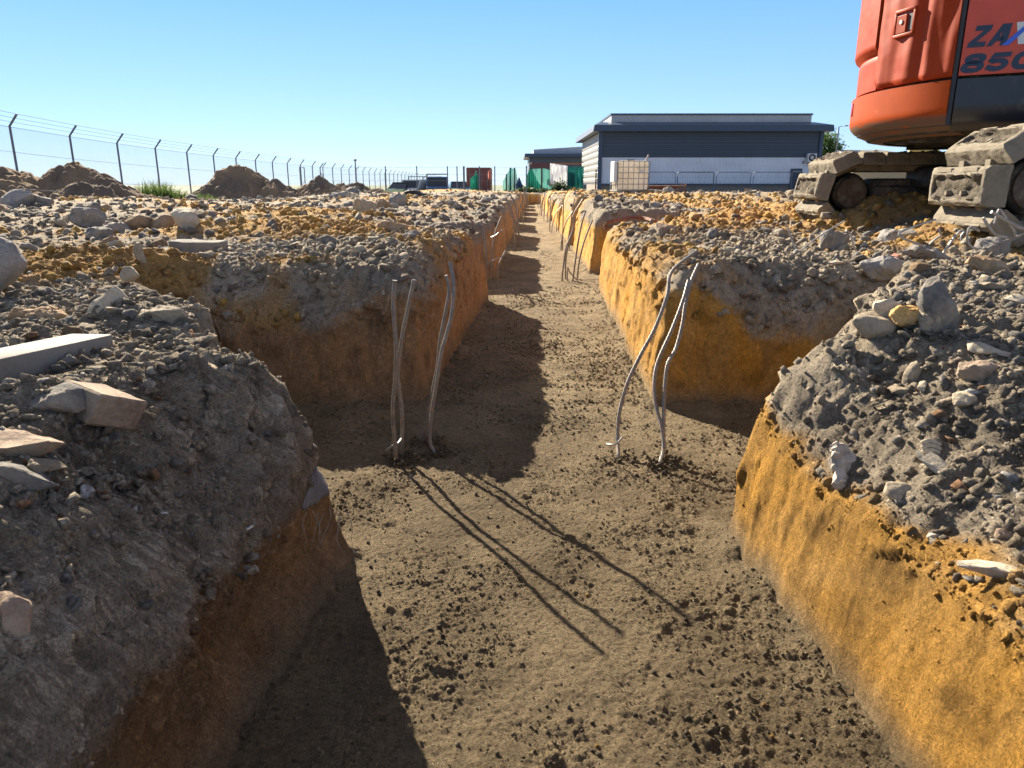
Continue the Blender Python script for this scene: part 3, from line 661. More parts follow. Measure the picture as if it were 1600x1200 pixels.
L('tall_stone', 'tall blue grey stone standing on the right bank', 'stone', 'darkstone', 1463, 510, (.085, .07, .165), 10, (0, -14), 'chunk', 47, .10, .05)
L('grey_clod', 'crumbly grey clod leaning on the foot of the tall stone', 'clod', 'stone', 1456, 515, (.065, .05, .065), 0, (0, 0), 'clod', 48, .15, .08)
L('orange_clod', 'orange sand clod left of the tall blue grey stone', 'clod', 'sandclod', 1420, 505, (.095, .07, .055), 10, (0, 8), 'clod', 49, .15, .05)
L('wedge_stone', 'large tan wedge stone at the edge above the dark pad corner', 'stone', 'stone', 1362, 560, (.115, .09, .075), -25, (0, 14), 'chunk', 50, .2, .03)
L('wedge_stone', 'tan flat faced stone right below the large wedge stone', 'stone', 'palestone', 1376, 588, (.095, .05, .07), -20, (10, 20), 'slab', 51, .2, .02)
L('rim_stone', 'flat pale stone jutting over the pad corner', 'stone', 'palestone', 1292, 548, (.075, .05, .025), -5, (0, 5), 'slab', 52, .15, .02)
L('white_chip', 'bright white chip beside the large tan wedge stone', 'chip', 'white', 1327, 543, (.035, .025, .018), 30, (10, 15), 'slab', 53, .1, .01)
L('pink_tile', 'curved pinkish tile piece on the right bank below the tall stone', 'tile', 'palestone', 1547, 552, (.10, .05, .022), -25, (6, 10), 'slab', 54, .15, .02)
L('brown_cobble', 'brown squarish cobble casting a long shadow on the right bank', 'cobble', 'brick', 1530, 594, (.085, .055, .05), 8, (4, 6), 'chunk', 55, .12, .04)
L('pale_shard', 'pale fan shaped shard at the right photo edge', 'shard', 'palestone', 1590, 478, (.11, .06, .03), -8, (20, 8), 'slab', 56, .12, .03)
L('brown_wedge', 'brown wedge with a white face behind the tall stone', 'stone', 'brownstone', 1545, 428, (.17, .09, .075), -18, (0, 22), 'chunk', 57, .15, .04)
L('egg_stone', 'upright oval stone on the slope below the tan flat faced stone', 'stone', 'stone', 1420, 615, (.035, .03, .06), 10, (5, 10), 'clod', 58, .15, .02)
L('bone_shard', 'thin pale stick shaped shard right of the upright oval stone', 'shard', 'palestone', 1437, 628, (.065, .016, .014), 52, (0, -20), 'slab', 59, .1, .02)
L('tan_slab', 'smooth light tan slab lying on the right slope', 'slab', 'palestone', 1468, 735, (.085, .045, .018), -52, (12, 20), 'slab', 60, .15, .015)
L('round_cobble', 'tan cobble embedded above the light tan slab', 'cobble', 'stone', 1503, 655, (.055, .04, .035), 30, (0, 0), 'chunk', 61, .25, .03)
L('overhang_rock', 'brown rock jutting out of the slope above the yellow sand face', 'rock', 'stone', 1398, 838, (.065, .05, .04), 0, (0, 0), 'chunk', 62, .3, .03)
L('small_rod_stone', 'short cylindrical stone right of the jutting brown rock', 'stone', 'palestone', 1458, 842, (.036, .018, .016), 18, (0, 0), 'slab', 63, .15, .02)
L('weathered_wood', 'weathered grey wood piece at the right photo edge', 'wood', 'palestone', 1570, 905, (.14, .028, .022), -28, (0, 6), 'slab', 64, .15, .02)
L('orange_stone', 'rusty orange pebble near the right photo edge above the wood piece', 'pebble', 'brick', 1567, 838, (.03, .022, .02), 10, (0, 0), 'chunk', 65, .2, .02)
L('ledge_stone', 'square ended stone at the rim of the right bank', 'stone', 'palestone', 1283, 636, (.055, .03, .028), -25, (0, 0), 'slab', 66, .1, .02)
L('tan_lump', 'flat tan lump on the right block between its two rebar tops', 'stone', 'stone', 1140, 428, (.12, .09, .04), 0, (4, 4), 'slab', 67, .2, .03)
L('grey_cobble', 'pale cobble at the sand edge on top of the right block', 'cobble', 'concrete', 1108, 387, (.12, .09, .055), 10, (0, 0), 'chunk', 68, .2, .04)
L('brown_rock', 'brown angular rock in the sand of the right block', 'rock', 'brick', 1040, 355, (.18, .12, .09), 15, (0, 10), 'chunk', 69, .15, .04)
L('grey_slope_rock', 'dark grey broad rock on the sand beyond the rusty pipe', 'rock', 'darkstone', 1018, 338, (.42, .3, .17), 0, (0, 0), 'chunk', 70, .15, .06)
L('sand_boulder', 'biggest sand lump on the bank before the far track', 'clod', 'sandclod', 1374, 335, (.14, .12, .11), 10, (0, 0), 'clod', 71, .15, .05)
L('sand_lump', 'squarish sand lump on the bank under the far track', 'clod', 'sandclod', 1368, 352, (.16, .12, .09), -14, (8, 6), 'chunk', 72, .4, .10)
L('sand_lump', 'smaller squarish sand lump next to the near track', 'clod', 'sandclod', 1413, 347, (.10, .09, .08), 10, (8, 0), 'chunk', 73, .4, .10)

# many alike: loose stones of the made ground, copies of nine lumps
protos = [(rough_mesh(k, s, 200 + i, .05, 2), m) for i, (k, s, m) in enumerate((('chunk', (1, .8, .6), 'stone'), ('slab', (1, .7, .3), 'stone'), ('chunk', (1, .7, .7), 'concrete'), ('slab', (1, .6, .25), 'palestone'),
          ('chunk', (1, .9, .6), 'darkstone'), ('chunk', (1, .75, .5), 'concrete'), ('clod', (1, .9, .7), 'brownstone'), ('slab', (1, .45, .3), 'brick'), ('chunk', (1, .8, .5), 'stone')))]
for me, m in protos: me.materials.append(M[m])
rg = random.Random(77); cnt = 0
while cnt < 225:
    yy = math.exp(rg.uniform(math.log(1.0), math.log(24))); xx = rg.uniform(-1, 1) * (.74 * yy + .1)
    if not (-.69 < xx / yy < .69): continue
    g = ground(np.array([xx]), np.array([yy])); dd, sdv, zz = float(g[5][0]), float(g[1][0]), float(g[0][0])
    if dd < .16 or (sdv > .6 and rg.random() < .75): continue
    sz = (.022 + .016 * yy**.95) * rg.uniform(.55, 1.5) if yy < 8 else (.05 + .011 * yy) * rg.uniform(.6, 1.6)
    me, m = rg.choice(protos)
    o = link('loose_stone', me); o.scale = (sz * rg.uniform(.8, 1.2), sz, sz * rg.uniform(.7, 1.2)); o.rotation_euler = (rg.gauss(0, .3), rg.gauss(0, .3), rg.uniform(0, 6.28))
    o.location = (xx, yy, zz + sz * .12)
    tag(o, 'loose dusty stone on the rubble beside the trench', 'stone', 'loose stones on the rubble beside the trench'); cnt += 1
# ------------------------------------------------------------------ spoil heaps behind the rubble field
def heap(label, cx, cy, rx, ry, h, seed, peaks, zb=-.45):
    n = 150; u = np.linspace(-1.15, 1.15, n); X, Y = np.meshgrid(u, u); X = X.ravel(); Y = Y.ravel()
    z = np.zeros_like(X)
    for (px, py, pr, ph) in peaks:
        r = np.sqrt(((X - px) / pr)**2 + ((Y - py) / (pr * 1.1))**2 + .004)
        z = np.maximum(z, ph * np.clip(1.02 - r, 0, 1)**1.12)
    x = cx + X * rx; y = cy + Y * ry; zz = z * h
    on = sstep(0, .12, z)
    f1, f2, ox, oy, r = cells(x / .11 + .4 * noise2(x * 6, y * 6), y / .11); g1, g2, ox2, oy2, q = cells(x / .28 + seed, y / .28 + .4 * noise2(x * 3, y * 3))
    zz = zz + on * (.11 * fbm2(x * 2.2 + seed, y * 2.2, 4) + .05 * np.sqrt(np.clip(1 - (f1 / .6)**2, 0, 1)) * r[0] + .09 * np.sqrt(np.clip(1 - (g1 / .6)**2, 0, 1)) * q[0]) + .03 * fbm2(x * 9, y * 9, 2) * on
    zz = zz + zb - .12 * (1 - on)
    k = np.clip(.5 + fbm2(x * 1.2 + seed, y * 1.2, 4) * 1.4, 0, 1)[:, None]
    c = np.array([.17, .13, .095])[None] * (1 - k) + np.array([.29, .20, .12])[None] * k
    i = np.arange(n * n).reshape(n, n); qd = np.stack([i[:-1, :-1], i[:-1, 1:], i[1:, 1:], i[1:, :-1]], -1).reshape(-1, 4)
    v = np.stack([x - cx, y - cy, zz], 1)
    o = link('spoil_heap', mesh_np('spoil_heap', v, qd, c, True), M['soil'], loc=(cx, cy, 0))
    return tag(o, label, 'spoil heap')
heap('long brown spoil heap with a double ridge at the left photo edge', -10.2, 15.2, 2.9, 1.9, 1.0, 3, ((.44, .15, .62, .88), (-.12, .1, 1.0, .80), (.62, -.3, .42, .46), (.0, -.3, .5, .4), (-.8, .1, .6, .8)))
heap('peaked dark spoil heap with a boulder tip, second from the left', -7.1, 20.5, 1.75, 1.6, 1.05, 11, ((-.25, 0, .75, .98), (-.05, .1, .7, .9), (.4, -.1, .55, .55)))
heap('small pointed spoil heap right of the peaked dark one', -6.25, 24.5, 1.15, 1.1, .85, 23, ((0, 0, .95, .82), (.35, 0, .6, .5)))
heap('low grey spoil mound under the slim lamp pole', -6.3, 27.5, .9, .9, .62, 31, ((0, 0, .95, .8),))
heap('low brown spoil mound right of the slim lamp pole', -5.3, 27.0, 1.3, 1.1, .65, 37, ((-.2, 0, .8, .8), (.3, 0, .6, .5)))

# ------------------------------------------------------------------ grass (nobody could count it)
def grass(name, spots_, seed):
    rg = np.random.default_rng(seed); vs = []; fs = []
    for (cx, cy, rx, ry, n, h, z0) in spots_:
        for _ in range(n):
            a = rg.uniform(0, 6.28); r = math.sqrt(rg.uniform()); x = cx + rx * r * math.cos(a); y = cy + ry * r * math.sin(a)
            hh = h * rg.uniform(.4, 1.1) * (1.15 - r * .6); w = .012 + .012 * rg.uniform(); t = rg.uniform(0, 3.14); lx, ly = rg.normal(0, .22, 2) * hh
            b = len(vs); dx, dy = w * math.cos(t), w * math.sin(t)
            vs += [(x - dx, y - dy, z0), (x + dx, y + dy, z0), (x + dx * .7 + lx * .4, y + dy * .7 + ly * .4, z0 + hh * .6), (x - dx * .7 + lx * .4, y - dy * .7 + ly * .4, z0 + hh * .6), (x + lx, y + ly, z0 + hh), (x + lx + .004, y + ly, z0 + hh)]
            fs += [(b, b + 1, b + 2, b + 3), (b + 3, b + 2, b + 5, b + 4)]
    tag(link(name, mesh_np(name, vs, fs), M['grass']), kind='stuff')
grass('grass', [(-8.75, 18.4, .7, .5, 1300, .66, -.55), (-7.9, 18.8, .6, .4, 600, .40, -.55), (-10.8, 23, 3, .7, 1200, .3, -.55), (-7.4, 31, 2.4, .8, 1600, .62, -.55), (-5.4, 33, 1.6, .8, 700, .4, -.55), (-5, 44, 4, .8, 600, .35, -.75)], 4)

# ------------------------------------------------------------------ steel starter bars
def smooth_path(pts, step):
    pts = [Vector(p) for p in pts]; q = [pts[0] * 2 - pts[1]] + pts + [pts[-1] * 2 - pts[-2]]; out = []
    for i in range(1, len(q) - 2):
        n = max(2, int((q[i + 1] - q[i]).length / step))
        for k in range(n):
            t = k / n; a, b, c, d = q[i - 1], q[i], q[i + 1], q[i + 2]
            out.append(.5 * (2 * b + (c - a) * t + (2 * a - 5 * b + 4 * c - d) * t * t + (3 * b - a - 3 * c + d) * t**3))
    return out + [pts[-1]]
def rebar(label, pts, r=.0068, ribbed=True, group=None, mat='rebar', name='rebar', cat='rebar'):
    step = .009 if ribbed else .05
    path = smooth_path(pts, step)
    rr = [r * (1.20 if (i % 2) else .88) for i in range(len(path))] if ribbed else r
    m = MB(); m.tube(path, rr, 8 if ribbed else 6)
    o = m.build(name, M[mat], None, True)
    return tag(o, label, cat, group)
def bar_px(label, px, Y0, Y1=None, **k):
    Y1 = Y1 if Y1 is not None else Y0; n = len(px)
    pts = [P(a, b, Y=Y0 + (Y1 - Y0) * (i / (n - 1))) for i, (a, b) in enumerate(px)]
    base = pts[0].copy(); base.z = min(base.z, gz_at(base.x, base.y)) - .03; pts = [base + Vector((0, 0, 0))] + pts[0:]
    return rebar(label, pts, **k)
bar_px('upright ribbed rebar left of its fork in the near left pair', [(620, 722), (617, 690), (614, 640), (618, 590), (619, 540), (616, 500), (615, 470), (617, 438)], 2.41)
bar_px('ribbed rebar leaning right in the fork nearest the left bank', [(626, 705), (629, 680), (628, 640), (622, 585), (628, 530), (637, 485), (647, 437)], 2.47)
bar_px('longest wavy rebar of the left pair standing nearer the trench middle', [(679, 708), (672, 690), (674, 650), (682, 600), (690, 550), (697, 525), (706, 490), (709, 445), (703, 408)], 2.49, 2.6)
bar_px('shorter rebar crossing the longest wavy rebar on the left', [(658, 687), (665, 662), (674, 620), (683, 575), (688, 530), (696, 490), (702, 455), (697, 430)], 2.62)
bar_px('bowed single rebar left of the two crossed bars on the right', [(966, 715), (965, 690), (967, 650), (980, 600), (1001, 555), (1024, 512), (1043, 460), (1046, 432), (1058, 415), (1089, 392)], 2.45, 2.95)
bar_px('left one of two crossed rebars in front of the right block', [(1030, 728), (1037, 700), (1033, 665), (1025, 635), (1022, 600), (1028, 565), (1050, 515), (1067, 470), (1076, 438)], 2.38, 2.85)
bar_px('right one of two crossed rebars, topped beside a tan lump', [(1037, 716), (1037, 660), (1038, 615), (1043, 570), (1056, 545), (1066, 508), (1071, 475), (1080, 440), (1092, 412)], 2.44, 2.95)
rebar('short bent wire tied low on the bowed single rebar', [P(948, 694, Y=2.44), P(958, 695, Y=2.42), P(966, 691, Y=2.43), P(973, 683, Y=2.45)], .004, False, mat='wire', name='tie_wire', cat='wire')
rebar('short bent wire low beside the near left rebar fork', [P(603, 704, Y=2.42), P(612, 697, Y=2.41), P(622, 693, Y=2.42), P(627, 686, Y=2.46)], .004, False, mat='wire', name='tie_wire', cat='wire')
# bars of the second pads, one by one
def far_bar(label, px, Y, **k): return bar_px(label, px, Y, r=k.pop('r', .009), ribbed=False, **k)
far_bar('leftmost arched rebar of the bunch before the second block on the right', [(878, 438), (881, 410), (885, 385), (893, 366), (897, 350), (896, 338)], 7.5)
far_bar('straight thin rebar just behind the arched one of the second right bunch', [(884, 437), (884, 405), (889, 380), (896, 362)], 7.6)
far_bar('tallest rebar of the second right bunch ending in a hooked top', [(895, 439), (899, 408), (904, 375), (910, 345), (915, 329), (907, 333)], 7.5)
far_bar('rebar leaning right at the block corner of the second right bunch', [(902, 435), (905, 408), (912, 380), (921, 355), (926, 343)], 7.6)
far_bar('slack bent wire at the foot of the second right bunch', [(887, 418), (890, 425), (897, 433), (902, 438)], 7.5, r=.006)
far_bar('leftmost curved rebar on the second left bank face', [(762, 442), (759, 400), (757, 375), (748, 360), (735, 342)], 7.0)
far_bar('faint rebar against the second left bank face', [(762, 440), (760, 390), (757, 360), (752, 345)], 7.05)
far_bar('pale rebar with a cross wire in the second left bunch', [(767, 437), (769, 400), (772, 370), (779, 350), (784, 338)], 6.95)
far_bar('short straight rebar at the right of the second left bunch', [(777, 436), (779, 415), (785, 402), (790, 392)], 6.9)
rebar('cross wire tied low on the pale rebar of the second left bunch', [P(760, 415, Y=6.95), P(770, 407, Y=6.9), P(788, 399, Y=6.9), P(790, 391, Y=6.9)], .006, False, mat='wire', name='tie_wire', cat='wire')
rebar('cross wire tied high on the pale rebar of the second left bunch', [P(767, 371, Y=6.95), P(774, 368, Y=6.9), P(785, 359, Y=6.9)], .006, False, mat='wire', name='tie_wire', cat='wire')
rg = random.Random(5)
for i in range(1, 7):
    c = 11.3 + 4.15 * (i - 1)
    for side in (-1, 1):
        ex = float(np.interp(c, *(XL if side < 0 else XR)))
        for j in range(4):
            x = ex - side * rg.uniform(.04, .22); y = c + rg.uniform(-.35, .35); ln = rg.uniform(.0, .22) * side; h = rg.uniform(.55, .78)
            rebar('thin steel rebar standing in the %s row far down the trench' % ('left' if side < 0 else 'right'), [(x, y, FLOOR - .05), (x + .1 * ln, y, FLOOR + .3 * h), (x + .4 * ln, y, FLOOR + .7 * h), (x + ln, y, FLOOR + h)],
                  .009, False, 'rebars of the far %s row' % ('left' if side < 0 else 'right'))
# bent rods in the rubble under the near track
def rod(label, px, Y, r=.005): return rebar(label, [P(a, b, Y=Y) for a, b in px], r, False, mat='wire', name='bent_rod', cat='steel rod')
rod('bent steel rod zigzagging over the upper grey concrete lump', [(1462, 343), (1425, 355), (1405, 364), (1407, 370), (1425, 378), (1443, 384)], 3.35)
rod('short forked rod right of the zigzag rod', [(1452, 382), (1462, 373), (1470, 367), (1466, 357)], 3.3, .004)
rod('arched steel rod standing between the forked rod and the hooped rod', [(1474, 395), (1488, 375), (1500, 361), (1508, 361), (1502, 368), (1502, 376)], 3.25)
rod('hooped steel rod curling beside the pitted concrete piece', [(1528, 390), (1516, 384), (1511, 372), (1513, 360), (1517, 354), (1530, 361)], 3.25, .0055)
rod('steel rod sticking out of the pitted concrete piece', [(1536, 340), (1545, 354), (1556, 367), (1574, 371)], 3.2, .006)
rod('straight steel rod crossing under the idler at the right photo edge', [(1549, 331), (1570, 343), (1590, 354), (1615, 364)], 3.3, .007)
rod('bent steel rod crossing behind the straight one under the idler', [(1554, 349), (1559, 331), (1563, 328), (1572, 341), (1583, 358), (1587, 368)], 3.35, .006)
rod('long thin rod over the leftmost grey concrete lump', [(1253, 390), (1272, 375), (1292, 362), (1320, 345)], 3.9, .004)
rod('thin upright rod at the left of the leftmost grey concrete lump', [(1247, 397), (1240, 382), (1233, 362), (1231, 355)], 3.8, .005)
rod('thin curved rod right of the leftmost grey concrete lump', [(1322, 360), (1330, 366), (1334, 385), (1342, 398)], 3.7, .004)
rebar('rusty curved pipe lying on top of the second right block', [P(948, 358, Y=5.9), P(946, 351, Y=5.9), P(955, 346, Y=5.9), P(985, 340, Y=6.3), P(1005, 341, Y=6.4), P(1022, 346, Y=6.2)], .018, False, mat='rust', name='bent_pipe', cat='pipe')
# odds and ends
def px_strip(name, label, cat, pts, w, mat):
    m = MB(); q = [on_ground(a, b) + Vector((0, 0, .012)) for a, b in pts]
    for i in range(len(q) - 1): m.bar(q[i], q[i + 1], w, .003)
    return tag(m.build(name, M[mat]), label, cat)
px_strip('plastic_strip', 'thin pale strip lying on the shaded slope below the tilted brown brick', 'plastic strip', [(255, 808), (268, 814), (284, 819)], .006, 'white')
px_strip('plastic_strip', 'white strip on the rim above the shaded orange bank', 'plastic strip', [(368, 837), (382, 832), (397, 828)], .006, 'white')

# plank: a squared light grey beam
pa, pb = P(-90, 606, z=-.345), P(128, 553, z=-.37)
pd = (pb - pa); pl = pd.length; g0 = gz_at(pb.x, pb.y)
m = MB(); m.box((0, 0, 0), (pl, .10, .048), None, .004)
pk = m.build('plank', plain('weathered_plank', (.215, .19, .155), .85, 0, .3, 5, .002, 90, (.22, .19, .15), .35), None, True, loc=(pa + pb) / 2 + Vector((0, .05, .012)), rot=(0, -math.atan2(pd.z, math.hypot(pd.x, pd.y)), math.atan2(pd.y, pd.x)))
tag(pk, 'light grey squared plank lying on the bank at the left photo edge', 'plank')

# torn plastic sheet draped over the corner of the near left bank
def sheet(name, label, cat, px0, px1, nu, nv, mat, drop, seed, up=.012):
    a, b = px0, px1; vs = []
    for j in range(nv):
        for i in range(nu):
            u, v = i / (nu - 1), j / (nv - 1)
            q = a + (b - a) * u + drop * v
            n = .012 * noise3(np.array([u * 6 + seed]), np.array([v * 5]), np.array([seed * 1.]))[0] + .006 * noise3(np.array([u * 17]), np.array([v * 13.]), np.array([seed * 2.]))[0]
            vs.append(q + Vector((.3, -.8, .5)) * (n + up))
    fs = [(j * nu + i, j * nu + i + 1, (j + 1) * nu + i + 1, (j + 1) * nu + i) for j in range(nv - 1) for i in range(nu - 1) if not (j > nv * .55 and (i * 7 + j * 3) % 11 < 4 and (i < nu * .3 or i > nu * .75))]
    me = bpy.data.meshes.new(name); me.from_pydata(vs, [], fs)
    for p in me.polygons: p.use_smooth = True
    o = link(name, me, mat); so = o.modifiers.new('thick', 'SOLIDIFY'); so.thickness = .0015
    return tag(o, label, cat)
film = net_mat('cloudy_plastic_film', (.30, .31, .33), .7)
cs_ = np.array([-.455, 1.66, -.70]); near_ = (np.abs(gx - cs_[0]) < .16) & (np.abs(gy - cs_[1]) < .16) & (gz > -.86) & (gz < -.5)
rr_ = np.full(len(gx), 9.0); q_ = np.where(near_)[0]
rr_[q_] = np.sqrt(((gx[q_] - cs_[0]) / .085)**2 + ((gy[q_] - cs_[1]) / .10)**2 + ((gz[q_] - cs_[2]) / .075)**2) + .55 * noise3(gx[q_] * 22, gy[q_] * 22, gz[q_] * 22)
qs_ = quads[(rr_[quads] < 1).all(1)]; u_, inv_ = np.unique(qs_, return_inverse=True)
k_ = .006 + .007 * (noise3(gx[u_] * 30, gy[u_] * 30, gz[u_] * 30) + .6 * noise3(gx[u_] * 75, gy[u_] * 75, gz[u_] * 75))
o = link('plastic_sheet', mesh_np('plastic_sheet', V[u_] + np.array([[.55, -.45, .7]]) * k_[:, None], inv_.reshape(-1, 4), None, True), film); o.modifiers.new('thick', 'SOLIDIFY').thickness = .001
tag(o, 'crumpled cloudy plastic sheet draped on the corner of the near left bank', 'plastic sheet')
m = MB(); rg = random.Random(9)
for k in range(9):
    p = P(470 + 9 * k, 796 + rg.uniform(-4, 8), Y=1.60); pts = [p]
    for j in range(4): pts.append(pts[-1] + Vector((rg.uniform(-.012, .012), rg.uniform(-.008, .002), -.022)))
    m.tube(pts, [.0009, .0009, .0008, .0007, .0004], 5)
tag(m.build('root_tuft', plain('dry_roots', (.30, .26, .21), .9), None, True), 'tuft of dry roots hanging below the cloudy plastic sheet', 'roots')
# crumpled paper bag and a ribbed shell-like pipe scrap on the right slope
paper = plain('dirty_paper', (.40, .34, .27), .9, 0, .35, 30)
o = link('paper_bag', rough_mesh('slab', (.055, .03, .095), 88, .16, 3), paper); p = P(1320, 700, Y=1.43); o.location = (p.x, p.y, gz_at(p.x, p.y) + .035); o.rotation_euler = (R(-25), R(10), R(15))
tag(o, 'crumpled dirty paper bag stuck in the right bank', 'paper bag')
p = P(1434, 778, Y=1.33); zc = gz_at(p.x, p.y); m = MB()
for k in range(6):
    m.tube([Vector((p.x - .018 + .006 * j, p.y - .012 - .004 * k, zc + .035 - .008 * k + .006 * math.sin(j * .6))) for j in range(7)], .0042, 7)
tag(m.build('ribbed_hose_scrap', M['palestone'], None, True), 'scrap of ribbed hose sticking out of the right bank', 'hose scrap')

# ------------------------------------------------------------------ chain link fence on the left
FH = 1.35
f0 = P(15, 197, z=FH); fence = thing('chain_link_fence', 'long chain link fence with angled barbed wire arms along the left side', 'fence', (f0.x, f0.y, -.5))
a0 = -f0.x / .691
posts = [Vector((f0.x + .0014 * a0 * i, f0.y + .137 * a0 * i, FH * (.79 + .21 * math.exp(-max(i, -1) / 3.2)))) for i in range(-2, 42)]
gp = [p.z - 1.85 for p in posts]
arm = Vector((.22, 0, .27)); off = fence.location
pm = plain('fence_post_paint', (.10, .12, .15), .5, .2)
for p, g in zip(posts, gp):
    q = p.copy(); m = MB(); m.tube([Vector((p.x, p.y, g - .1)) - off, q - off, q + arm - off], .028, 8); m.build('post', pm, fence, False)
for k in (1, 2, 3):
    m = MB(); m.tube([p + arm * (k / 3.02) - off for p in posts], .0055, 4); m.build('barbed_wire', M['wire'], fence)
m = MB()
for i in range(len(posts) - 1):
    a, b = posts[i], posts[i + 1]; n = 40 if i < 20 else 20; w = .0030 if i < 20 else .006
    L = (Vector((b.x, b.y, 0)) - Vector((a.x, a.y, 0))).length; H = 1.8; run = H / L
    for k in range(-int(n * run), n):
        for sgn in (1, -1):
            t0, t1 = k / n, k / n + run; z0, z1 = 0, 1
            if t0 < 0: z0 = -t0 / run; t0 = 0
            if t1 > 1: z1 = (1 - k / n) / run; t1 = 1
            if t1 <= t0: continue
            if sgn < 0: t0, t1 = 1 - t0, 1 - t1
            A = a + (b - a) * t0; B = a + (b - a) * t1; A.z += -H + H * z0; B.z += -H + H * z1; A -= off; B -= off
            bse = len(m.v); m.v += [tuple(A + Vector((0, 0, w))), tuple(A - Vector((0, 0, w))), tuple(B - Vector((0, 0, w))), tuple(B + Vector((0, 0, w)))]; m.f.append((bse, bse + 1, bse + 2, bse + 3))
    for hz in (.02, .33 * H, .66 * H):
        m.bar(a - off - Vector((0, 0, hz)), b - off - Vector((0, 0, hz)), .008)
me = bpy.data.meshes.new('chain_link'); me.from_pydata(m.v, [], m.f); link('chain_link', me, plain('galvanised_mesh', (.34, .35, .36), .6, .2), fence)
# gate frame in the fence line and the braced corner post
m = MB(); g1, g2 = P(468, 261, z=1.0), P(490, 263, z=1.0)
g2 = Vector((g2.x, g1.y + 1.2, 1.0)); b0 = Vector((g1.x, g1.y, -.6))
m.tube([b0 - b0, g1 - b0], .03, 8); m.tube([g1 - b0, g2 - b0], .02, 8); m.tube([g2 - b0, Vector((g2.x, g2.y, -.6)) - b0], .03, 8); m.tube([Vector((0, 0, .5)), g2 + Vector((0, 0, -.7)) - b0], .015, 6)
tag(m.build('gate_frame', pm, None, True, loc=b0), 'thin tubular gate frame standing inside the long fence', 'gate')
m = MB(); bp = P(500, 262, z=1.25); b0 = Vector((bp.x, bp.y, -.7)); bp = bp - b0
m.tube([(0, 0, 0), bp, bp + arm * 1.2], .04, 8); m.tube([bp + Vector((0, 0, -.3)), (.75, .2, 0)], .03, 8); m.tube([bp + Vector((0, 0, -.3)), (-.3, .6, 0)], .03, 8)
tag(m.build('braced_post', pm, None, True, loc=b0), 'thicker braced fence post with two slanted struts', 'post')
# slim lamp poles
def lamp(label, px, pyt, Y, zb, head=True, r=.04, arm_px=0):
    top = P(px, pyt, Y=Y); t = thing('lamp_post', label, 'lamp post', (top.x, top.y, zb)); H = top.z - zb
    m = MB(); m.tube([(0, 0, 0), (0, 0, H * .5), (0, 0, H)], [r, r * .85, r * .65], 8); m.build('pole', M['steel'], t, True)
    m = MB()
    if arm_px: m.bar((0, 0, H), (arm_px, 0, H + .08), .05); m.box((arm_px * 1.35, 0, H + .09), (abs(arm_px) * .8, .22, .10), None, .02)
    else: m.box((0, 0, H + .04), (.10, .10, .08), None, .02)
    m.build('lamp_head', M['steel'], t); return t
lamp('slim dark pole with a small square head in front of the fence', 555, 252, 28, -.6, r=.035)
lamp('tall white street lamp right of the navy warehouse', 1311, 198, 75, -1, r=.09, arm_px=.5)

# ------------------------------------------------------------------ straight site fence across the back
sf = thing('wire_fence', 'thin straight wire fence with plain posts across the back of the site', 'fence', (-8, 51, -.95))
o = Vector(sf.location); zt = P(651, 262, Y=51).z
pxs = [555, 602, 651, 699, 714, 724.6, 749, 773, 822.5]
for i, px in enumerate(pxs):
    q = P(px, 261, Y=51); m = MB(); m.tube([Vector((q.x, 51, -1.0)) - o, Vector((q.x, 51, zt + .1)) - o], .04 if i != 5 else .07, 6); m.build('post', pm, sf)
for z in (zt, zt - .45, zt - .85):
    m = MB(); m.bar(Vector((P(500, 262, Y=51).x, 51.05, z)) - o, Vector((P(824, 262, Y=51).x, 51.05, z)) - o, .012); m.build('wire', M['wire'], sf)

# ------------------------------------------------------------------ vehicles beyond the fence
glass = plain('dark_glass', (.02, .03, .035), .08)
tyre = plain('tyre_rubber', (.02, .02, .02), .85)
def wheels(t, xs, hw, r):
    for x in xs:
        for s in (-1, 1):
            m = MB(); m.cyl((x, s * hw - .09 * s, r), (x, s * hw + .02 * s, r), r, 20); w_ = m.build('wheel', tyre, t, True)
            m = MB(); m.cyl((x, s * hw + .015 * s, r), (x, s * hw + .03 * s, r), r * .55, 16); m.build('rim', M['steel'], w_, True)
def car(label, loc, rz, body, prof, roof, L=4.1, Wd=1.65):
    t = thing('parked_car', label, 'car', loc, rz)
    m = MB(); m.prism(prof, lambda u, v: Vector((u, -Wd / 2, v)), lambda u, v: Vector((u, Wd / 2, v))); m.build('body', body, t)
    m = MB(); (a, b, c, d) = roof; n = Wd / 2
    m.add([(a[0], -n + .04, a[1]), (a[0], n - .04, a[1]), (b[0], -n + .2, b[1]), (b[0], n - .2, b[1]), (c[0], -n + .2, c[1]), (c[0], n - .2, c[1]), (d[0], -n + .04, d[1]), (d[0], n - .04, d[1])],
          [(0, 1, 3, 2), (2, 3, 5, 4), (4, 5, 7, 6), (0, 2, 4, 6), (1, 7, 5, 3), (0, 6, 7, 1)]); m.build('cabin', glass, t)
    m = MB(); m.box(((b[0] + c[0]) / 2, 0, b[1] + .025), (abs(c[0] - b[0]) + .1, Wd - .38, .05), None, .02); m.build('roof', body, t)
    wheels(t, (-L * .31, L * .31), Wd / 2 - .02, .30)
    for s in (-1, 1):
        m = MB(); m.box((-L / 2 + .02, s * Wd * .36, .62), (.06, .28, .12), None, .02); m.build('headlight', M['white'], t)
        m = MB(); m.box((-.55, s * (Wd / 2 + .08), .95), (.10, .14, .10), None, .02); m.build('mirror', body, t)
    return t
hatch = [(-2.05, .25), (2.05, .25), (2.05, .75), (1.95, .92), (-1.0, .92), (-2.0, .70)]
dgreen = plain('dark_green_car_paint', (.03, .07, .065), .25)
dblue = plain('dark_blue_car_paint', (.04, .09, .17), .3)
pale = plain('pale_tan_canvas', (.40, .33, .26), .8)
teal = plain('teal_body_paint', (.05, .22, .23), .3)
